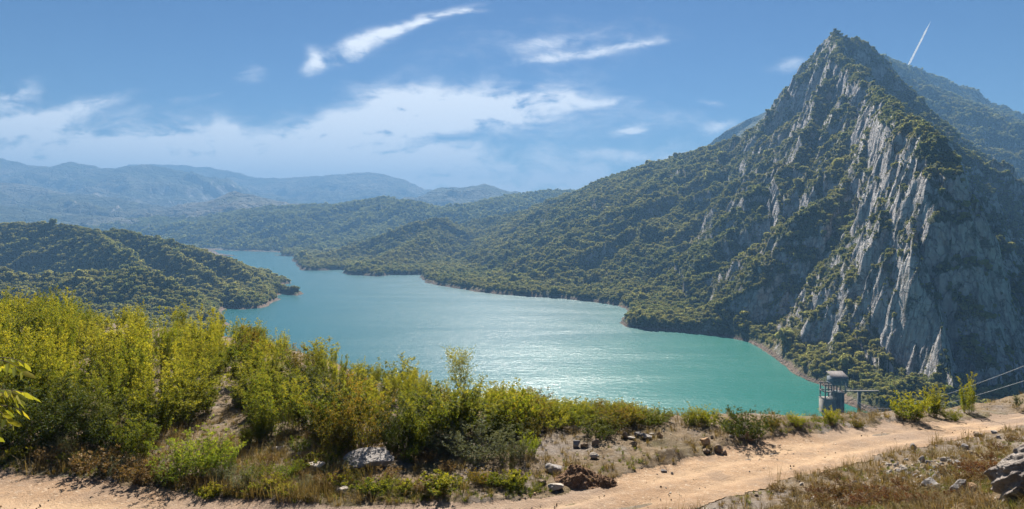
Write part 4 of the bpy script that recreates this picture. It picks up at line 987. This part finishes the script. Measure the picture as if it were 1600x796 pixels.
ST = [(590,731,24,9,M_brn,'low brown rock at the right foot of the grey boulder'),(493,735,30,12,M_pale,'pale flat rock half buried in leafy plants left of the boulder'),(537,771,18,12,M_pale,'pale rounded rock at the track edge beside leafy plants'),
 (655,712,14,9,M_grey,'small grey rock under the grey green shrub behind the boulder'),(372,636,24,16,M_grey,'dark grey rock in shade at the top of the bare gap'),
 (435,706,22,8,M_pale,'pale flat stone in the clearing below the lone shrub'),
 (901,699,14,10,M_grey,'grey stone leftmost of the pair and block on the verge'),(912,699,12,9,M_brn,'brown stone touching the right side of a grey one'),(930,696,13,10,M_brn,'brown block stone right of the touching pair'),
 (929,716,15,8,M_pale,'pale oval stone lying alone below the brown block stone'),(976,685,12,10,M_brn,'brown cube like stone at the left end of the stone row'),(990,698,10,9,M_brn,'dark stone alone below the stone row'),
 (997,682,11,8,M_grey,'grey stone in the middle of the stone row'),(1010,686,20,8,M_grey,'flat grey slab in the stone row beside grey stones'),(1018,683,10,7,M_pale,'pale small stone on the right of the flat slab'),(1030,684,11,9,M_tan,'tan stone at the right end of the stone row'),(986,686,12,4,M_pale,'thin pale slab next to the brown cube like stone'),
 (867,737,28,13,M_grey,'grey rock with dry grass left of the dirt heap'),(868,765,24,9,M_pale,'pale tan slab at the foot of the dirt heap'),(846,757,14,7,M_brn,'small brown stone left of the pale slab'),
 (1103,698,18,15,M_tan,'orange tan rock leaning on a dark stone by the track'),(1104,709,14,8,M_brn,'dark stone under the orange tan leaning rock'),(1121,707,15,11,M_brn,'dark brown rock right of the orange leaning rock'),(1132,711,9,6,M_brn,'small dark stone at the right end of the leaning rocks'),
 (1173,688,14,12,M_tan,'orange rock in front of the dark rounded bush'),(1158,685,8,7,M_pale,'pinkish pale stone left of the orange rock by the bush'),(1142,683,6,5,M_pale,'tiny pale stone at the left foot of the dark bush'),
 (1112,686,5,5,M_brn,'tiny dark stone above the leaning rocks'),(1038,738,9,5,M_grey,'grey stone at the muddy edge of the track'),(1050,741,6,3,M_pale,'white stone lying on the track margin'),
 (1427,703,12,10,M_grey,'dark grey stone on the near edge of the track'),(1441,722,10,9,M_grey,'grey stone on the bank below the dark grey edge stone'),(1450,725,8,6,M_grey,'small grey stone touching its larger neighbour on the bank'),(1408,738,13,6,M_grey,'flat grey stone left on the near bank'),
 (1432,742,14,7,M_pale,'pale grey stone among rubble on the near bank'),(1420,745,9,6,M_grey,'grey rubble stone left of the pale grey one'),(1509,702,10,9,M_grey,'grey stone on the grassy upper bank'),(1518,712,8,8,M_brn,'dark brown stone below the grassy upper bank'),
 (1495,728,14,9,M_grey,'grey stone above the pointed grey rock'),(1452,767,30,18,M_grey,'low wide grey rock left of the pointed rock'),(1500,775,26,26,M_grey,'pointed grey rock standing left of the corner boulder'),(1521,772,18,16,M_tan,'tan rock between the pointed rock and the corner boulder'),
 (1442,783,14,9,M_brn,'dark stone below the low wide grey rock'),(1527,681,18,6,M_brn,'flat dark stone at the upper track edge on the right'),(1545,690,10,5,M_pale,'pale stone in grass right of the flat dark stone'),(1570,702,9,6,M_grey,'small grey stone above the corner boulder'),
 (1463,735,9,7,M_grey,'small grey stone between rubble and upper bank'),(1475,750,8,6,M_brn,'brown stone right of the rubble patch'),(1560,686,8,5,M_grey,'little grey stone near the right picture edge'),(1553,677,12,4,M_pale,'pale flat stone lying on the right end of the track'),(1380,765,9,6,M_brn,'brown stone in the dry brush of the bank'),(1398,729,7,5,M_pale,'little pale stone at the edge of the track on the bank')]
for i, (px, py, w_, h_, mt, lb) in enumerate(ST):
    put_stone(px, py, w_, h_, mt, lb, 500+i*3, 'loose stones on the verge and bank', sub=4 if w_ > 14 else 3)
# gravel: uncountable small stones on track and bank
peb = [stone_mesh('pebble', 700+i, (.1, .085, .07), [M_pale, M_brn, M_pale, M_tan][i % 4], sub=1, cuts=6) for i in range(8)]
def gravel_pts(n):
    px = rng.uniform(-150, 1780, n); yy = 1/(1/44+(1/10-1/44)*rng.random(n)); xx = (px-PX0)/F*yy
    e = np.interp(px, EDGE[:, 0], EDGE[:, 1]); nb = near_bank(xx, yy, px)
    nb = nb | (roadv(xx, yy) < .3)
    w_ = np.clip(.25+1.4*fbm(xx*.5, yy*.5+30, 3), .05, 1)*np.where(nb, 1.2, .4)
    k = (rng.random(n) < w_)*(yy < e+1) > 0
    return np.stack([xx[k], yy[k], gzv(xx[k], yy[k])+.005], 1)
P = gravel_pts(26000); q = np.minimum((.25+rng.pareto(3., len(P))*.5).clip(.2, 1.6), np.where(roadv(P[:, 0], P[:, 1]) > .4, .7, 9))[:, None]
scatter_gn('gravel', P, q*rng.uniform(.7, 1.3, (len(P), 3)), rng.random((len(P), 3))*6.28, peb)
k_ = 420; px = rng.normal(1445, 60, k_); py = rng.normal(737, 14, k_)+(1445-px)*.12; keep_ = py > np.interp(px, ROAD_N[:, 0], ROAD_N[:, 1])+5
P = np.array([on_ground(a_, b_) for a_, b_ in zip(px[keep_], py[keep_])]); q = (.5+rng.pareto(2.6, len(P))*.6).clip(.4, 2.4)[:, None]
scatter_gn('rubble', P, q*rng.uniform(.7, 1.3, (len(P), 3)), rng.random((len(P), 3))*6.28, [stone_mesh('rubble_stone', 760+i, (.1, .085, .07), [M_grey, M_pale, M_grey, M_brn][i % 4], sub=2, cuts=8) for i in range(6)])
# ------------------------------------------------------------------ dug earth heap beside the track
m, s, out = new_mat('dug_earth'); tc_ = s.n('ShaderNodeTexCoord').outputs['Object']
n1 = s.noise(tc_, 4, 5, .7); n2 = s.noise(tc_, 18, 4, .7)
principled(s, out, s.mix(s.ss(n2, .35, .7), (.13,.075,.045), s.mix(n1, (.21,.13,.08), (.31,.205,.13))), .98, s.bump(s.m('ADD', n1, n2), 1., .08), .05)
M_earth = m
def heap(cx, cy, L, D, H, seed, label):
    n = 72; u = np.linspace(-1, 1, n); uu, vv = np.meshgrid(u, u); rr = np.sqrt(uu**2+vv**2)
    xx, yy = cx+uu*L/2, cy+vv*D/2
    hh = H*np.clip(1-rr**1.3, 0, 1)*(.75+.7*fbm(uu*1.7+seed, vv*1.7, 3))+np.clip(1.05-rr, 0, .4)/.4*(.10*ridged(uu*4+seed, vv*4, 3)+.07*np.abs(fbm(uu*11, vv*11+seed, 3)))
    zz = gzv(xx, yy)-.10+np.maximum(hh, 0)
    o = mesh_np('dirt_heap', np.stack([xx-cx, yy-cy, zz-gz(cx, cy)], -1).reshape(-1, 3), grid_faces(n, n), M_earth); o.location = (cx, cy, gz(cx, cy))
    tag(o, label, 'dirt heap')
x, y, zg = on_ground(905, 752); heap(x, y, 1.75, 1.5, .55, 3, 'heap of dug brown earth beside the track, larger of two')
x, y, zg = on_ground(945, 757); heap(x, y, 1.0, .9, .3, 8, 'small mound of dug earth on the right of the larger heap')

# ------------------------------------------------------------------ box helper
class MB:
    def __init__(s): s.v, s.f, s.n = [], [], 0
    def box(s, x0, x1, y0, y1, z0, z1, rz=0, c=(0, 0)):
        p = np.array([(x, y, z) for x in (x0, x1) for y in (y0, y1) for z in (z0, z1)], float)
        s.v.append(p); s.f.append(np.array([[0,1,3,2],[4,6,7,5],[0,4,5,1],[2,3,7,6],[0,2,6,4],[1,5,7,3]])+s.n); s.n += 8; return s
    def bar(s, a, b, r, n=6):
        v, f = tube_np(np.linspace(a, b, 3), np.full(3, r), n); s.v.append(v); s.f.append(f+s.n); s.n += len(v); return s
    def build(s, name, mat, parent=None): return mesh_np(name, np.concatenate(s.v), np.concatenate(s.f), mat, parent=parent)
def weathered(name, a, b, stain, sc=1., rough=.9):
    m, s, out = new_mat(name); pos = s.n('ShaderNodeNewGeometry').outputs['Position']
    n1 = s.noise(pos, .5*sc, 5, .65); st = s.noise(s.mapping(pos, (1.6*sc, 1.6*sc, .12*sc)), 1., 5, .65); n3 = s.noise(pos, 5*sc, 4)
    c = s.mix(s.ss(n1, .35, .65), a, b); c = s.mix(s.m('MULTIPLY', s.ss(st, .5, .7), .8), c, stain)
    principled(s, out, c, rough, s.bump(n3, .5, .04), .2); return m
M_conc = weathered('weathered_concrete', (.15,.135,.12), (.22,.20,.175), (.06,.055,.05))
M_dark = weathered('dark_concrete', (.07,.072,.078), (.12,.12,.125), (.035,.035,.04))  # darker grey tone for one shaft, the bridge pier and the windows
M_roof = weathered('rusty_sheet_roof', (.11,.10,.10), (.16,.145,.14), (.13,.065,.035), 1.2)
M_clad = weathered('grey_blue_cladding', (.11,.125,.145), (.15,.165,.185), (.07,.07,.08))
M_steel = weathered('old_steel', (.22,.20,.19), (.3,.27,.25), (.2,.1,.06), 3)
M_white = weathered('white_paint', (.4,.4,.38), (.5,.5,.48), (.3,.26,.2), 3)
# intake tower standing in the lake
ox, oy = (1300-PX0)/F*417, 417.
T = empty('intake_tower', (ox, oy, 0)); tag(T, 'concrete intake tower in the lake with a raised cabin on columns', 'tower')
X = lambda px: (px-1300)/F*415
f = MB().box(X(1284), X(1302)-.05, -4, 4, -10, 8.6).box(X(1284)-.15, X(1302)+.1, -4.15, 4.15, 8.62, 9.1); f.build('tower_shaft', M_conc, T)
f = MB().box(X(1302)+.0, X(1316.5), -2.4, 5, -10, 12.3).box(X(1302)-.12, X(1316.5)+.12, -2.55, 5.1, 12.32, 12.8); f.build('tower_shaft', M_dark, T)
f = MB()
for cx_ in (X(1285)+.2, X(1298.5), X(1303.5), X(1317)):
    for cyy in (-3.4, 3.4): f.box(cx_-.32, cx_+.32, cyy-.32, cyy+.32, 9.12 if cx_ < X(1302) else 12.82, 18.3)
f.build('column', M_conc, T)
f = MB().box(X(1284), X(1302.5), -3.7, -3.1, 13.4, 14.0).box(X(1284), X(1302.5), 3.1, 3.7, 13.4, 14.0).box(X(1284), X(1284)+.6, -3.05, 3.05, 13.4, 14.0).box(X(1284), X(1303), -3.05, -1.2, 13.45, 13.9); f.build('gallery_beam', M_conc, T)
f = MB().box(X(1284), X(1319), -3.72, -3.18, 17.7, 18.28).box(X(1284), X(1319), 3.18, 3.72, 17.7, 18.28); f.build('gallery_beam', M_conc, T)
f = MB()
for k in range(9):
    xx = X(1284.5)+k*.85; f.bar((xx, -4.0, 9.1), (xx, -4.0, 10.5), .05)
for zz in (9.8, 10.5): f.bar((X(1284.5), -4.0, zz), (X(1301.5), -4.0, zz), .05)
for k in range(6): f.bar((X(1284.5), -4+k*1.5, 9.1), (X(1284.5), -4+k*1.5, 10.5), .05)
f.bar((X(1284.5), -4.0, 10.5), (X(1284.5), 3.9, 10.5), .05); f.build('railing', M_white, T)
f = MB()
for a, b in ((X(1285.5), X(1298)), (X(1304), X(1316.5))):
    f.bar((a, -3.5, 9.3 if a < X(1300) else 13), (b, -3.5, 13.3 if a < X(1300) else 17.6), .12); f.bar((b, -3.5, 9.3 if a < X(1300) else 13), (a, -3.5, 13.3 if a < X(1300) else 17.6), .12)
f.build('bracing', M_steel, T)
f = MB()
for k in range(11): f.box(X(1300)-.5, X(1300)+.5, -1.5+k*.42, -1.12+k*.42, 14.1+k*.36, 14.2+k*.36)
f.bar((X(1300)-.5, -1.5, 14.0), (X(1300)-.5, 3.1, 18.0), .09); f.bar((X(1300)+.5, -1.5, 14.0), (X(1300)+.5, 3.1, 18.0), .09); f.build('stair', M_steel, T)
f = MB().box(X(1296.5), X(1321.8), -4.2, 4.6, 18.32, 18.7).box(X(1297), X(1321.3), -3.9, 4.2, 18.72, 22.1); cab = f.build('cabin', M_clad, T)
rf = mesh_np('roof', [(X(1296.3),-4.6,22.0),(X(1322),-4.6,22.0),(X(1322),4.8,24.6),(X(1296.3),4.8,24.6),(X(1296.3),-4.6,22.3),(X(1322),-4.6,22.3),(X(1322),4.8,24.9),(X(1296.3),4.8,24.9)], np.array([[3,2,1,0],[4,5,6,7],[0,1,5,4],[1,2,6,5],[2,3,7,6],[3,0,4,7]]), M_roof, parent=cab)
f = MB()
for k in range(4): f.box(X(1299)+k*2.2, X(1299)+k*2.2+1.3, -3.96, -3.91, 19.6, 21.2)
f.build('window', M_dark, cab)
MB().box(X(1309), X(1309)+1.0, -3.97, -3.915, 18.75, 20.9).build('door', M_steel, cab)
MB().box(X(1297)-.06, X(1321.3)+.06, -3.99, -3.93, 21.35, 21.6).build('wall_band', M_conc, cab)
f = MB()
for a_ in (-.25, .25): f.bar((X(1311)+a_, -2.75, 1), (X(1311)+a_, -2.75, 13.6), .06)
for k in range(30): f.bar((X(1311)-.25, -2.75, 1.2+k*.42), (X(1311)+.25, -2.75, 1.2+k*.42), .04)
f.build('ladder', M_steel, T)
MB().bar((X(1288), -4.1, 3.4), (X(1288), -4.9, 3.2), .45, 10).build('outlet_pipe', M_steel, T)
# footbridge from the tower to the rock
B = empty('footbridge', ((1335-PX0)/F*421, 421, 12.2)); tag(B, 'concrete footbridge joining the tower to the foot of the cliff', 'bridge')
f = MB().box(-7.0, 15.5, -1., 1., 0, .45); f.build('deck', M_conc, B)
f = MB()
for k in range(12):
    for yy in (-.92, .92): f.bar((-6.8+k*1.9, yy, .45), (-6.8+k*1.85, yy, 1.5), .05)
for yy in (-.92, .92): f.bar((-6.8, yy, 1.5), (14.6, yy, 1.5), .05)
f.build('railing', M_steel, B)
MB().box(2.3, 3.7, -.9, .9, -14, -.02).build('pier', M_dark, B)
# pair of cables sagging down past the lip
m, s, out = new_mat('cable_metal'); principled(s, out, (.45, .45, .47), .4); 
for k, (z0, z1) in enumerate([(113.9, 19.5), (112.9, 18.4)]):
    A, Bp = np.array([29.4, 34., z0]), np.array([(1320-PX0)/F*417, 417., z1]); t = np.linspace(-.03, 1, 90)[:, None]
    P_ = A+(Bp-A)*t-np.array([0, 0, 9*4])*t*(1-t); v, f = tube_np(P_, np.full(90, .013), 5)
    o = mesh_np('power_cable', v, f, m, smooth=True); tag(o, ['upper of two thin cables slanting down across the dark cliff at right', 'lower of two thin cables slanting down across the dark cliff at right'][k], 'cable', 'cables crossing the cliff')
# radio mast on the hill beyond the lake
mx_, my_, mz_ = W(655, 318, 3085)
R_ = empty('radio_mast', (mx_, my_, mz_-12)); tag(R_, 'thin radio mast on the wooded knoll beyond the lake', 'mast')
MB().bar((0, 0, 0), (0, 0, 46), .9).build('pole', M_steel, R_)
f = MB(); [f.bar((-2.4, 0, z_), (2.4, 0, z_), .4) for z_ in (36, 41)]; f.build('crossarm', M_steel, R_)
# vapour trail high beyond the mountain
m, s, out = new_mat('ice_crystal_trail'); d = s.n('ShaderNodeBsdfDiffuse', inp={0: (.9, .9, .92, 1)}); t = s.n('ShaderNodeBsdfTranslucent', inp={0: (.9, .9, .92, 1)}); mx = s.n('ShaderNodeMixShader', inp={0: .6})
s.link(d.outputs[0], mx.inputs[1]); s.link(t.outputs[0], mx.inputs[2]); s.link(mx.outputs[0], out.inputs[0])
A, Bp = np.array(W(1410, 121, 30000)), np.array(W(1454, 34, 26000)); t_ = np.linspace(0, 1, 60)[:, None]
v, f = tube_np(A+(Bp-A)*t_, 34*(1+.2*fbm(t_[:, 0]*14, t_[:, 0]*0, 3))*np.clip((1-t_[:, 0])*6, .1, 1)*np.clip(1.25-.4*t_[:, 0], 0, 2), 8)
tag(mesh_np('contrail', v, f, m, smooth=True), 'straight white contrail rising from behind the mountain', 'contrail')
# big leaved sapling at the left picture edge
def sapling(x, y):
    r = np.random.default_rng(9); zg = gz(x, y); top = CZ-1.75
    E = empty('sapling', (x, y, zg)); tag(E, 'sapling with big yellow green leaves cut by the left picture edge', 'sapling')
    H = top-zg; t = np.linspace(0, 1, 9)[:, None]; P = np.array([.25, 0, 0])*t**2+np.array([0, 0, H])*t
    v, f = tube_np(P, .035*(1.05-t[:, 0]*.75), 6); SV, SF, n = [v], [f], len(v); L, lv = [], []
    for i in range(17):
        h = H*(.80+.2*r.random()); a = r.uniform(-1.3, 1.3) if i % 3 else r.uniform(0, 6.28); ln = r.uniform(.3, .62)
        b0 = np.array([.25*(h/H)**2, 0, h]); tt = np.linspace(0, 1, 7)[:, None]; d = np.array([math.cos(a), math.sin(a), 0])
        C = b0+d*ln*tt+np.array([0, 0, 1])*(.22*tt-.34*tt**2)*ln*1.6
        v, f = tube_np(C, .007*(1.1-tt[:, 0]*.7), 4); SV.append(v); SF.append(f+n); n += len(v)
        for k in range(1, 7):
            for sd_ in (-1, 1):
                p = C[k]; ax = np.array([-d[1]*sd_, d[0]*sd_, 0])*.8+d*.5+np.array([0, 0, -.75]); ax /= np.linalg.norm(ax)
                bb = np.cross(ax, d+r.normal(size=3)*.2); bb /= np.linalg.norm(bb); l = r.uniform(.13, .19); w_ = l*.24
                nn_ = np.cross(ax, bb)
                L.append(np.array([p, p+ax*l*.3-bb*w_*.9+nn_*.01, p+ax*l*.7-bb*w_*.7, p+ax*l, p+ax*l*.7+bb*w_*.7, p+ax*l*.3+bb*w_*.9+nn_*.01])); lv += [r.random()]*6
    Lv = np.concatenate(L); k = len(L); base = np.arange(k)[:, None]*6
    mesh_np('stem', np.concatenate(SV), np.concatenate(SF), M_bark, parent=E)
    q = np.concatenate([base+np.array([[0, 1, 2, 3]]), base+np.array([[0, 3, 4, 5]])])
    mesh_np('foliage', Lv, q, LM['green'], attrs={'lv': ('POINT', 'FLOAT', lv), 'hv': ('POINT', 'FLOAT', np.full(k*6, .7))}, parent=E)
sapling(-.79*8.6-.28, 8.6)
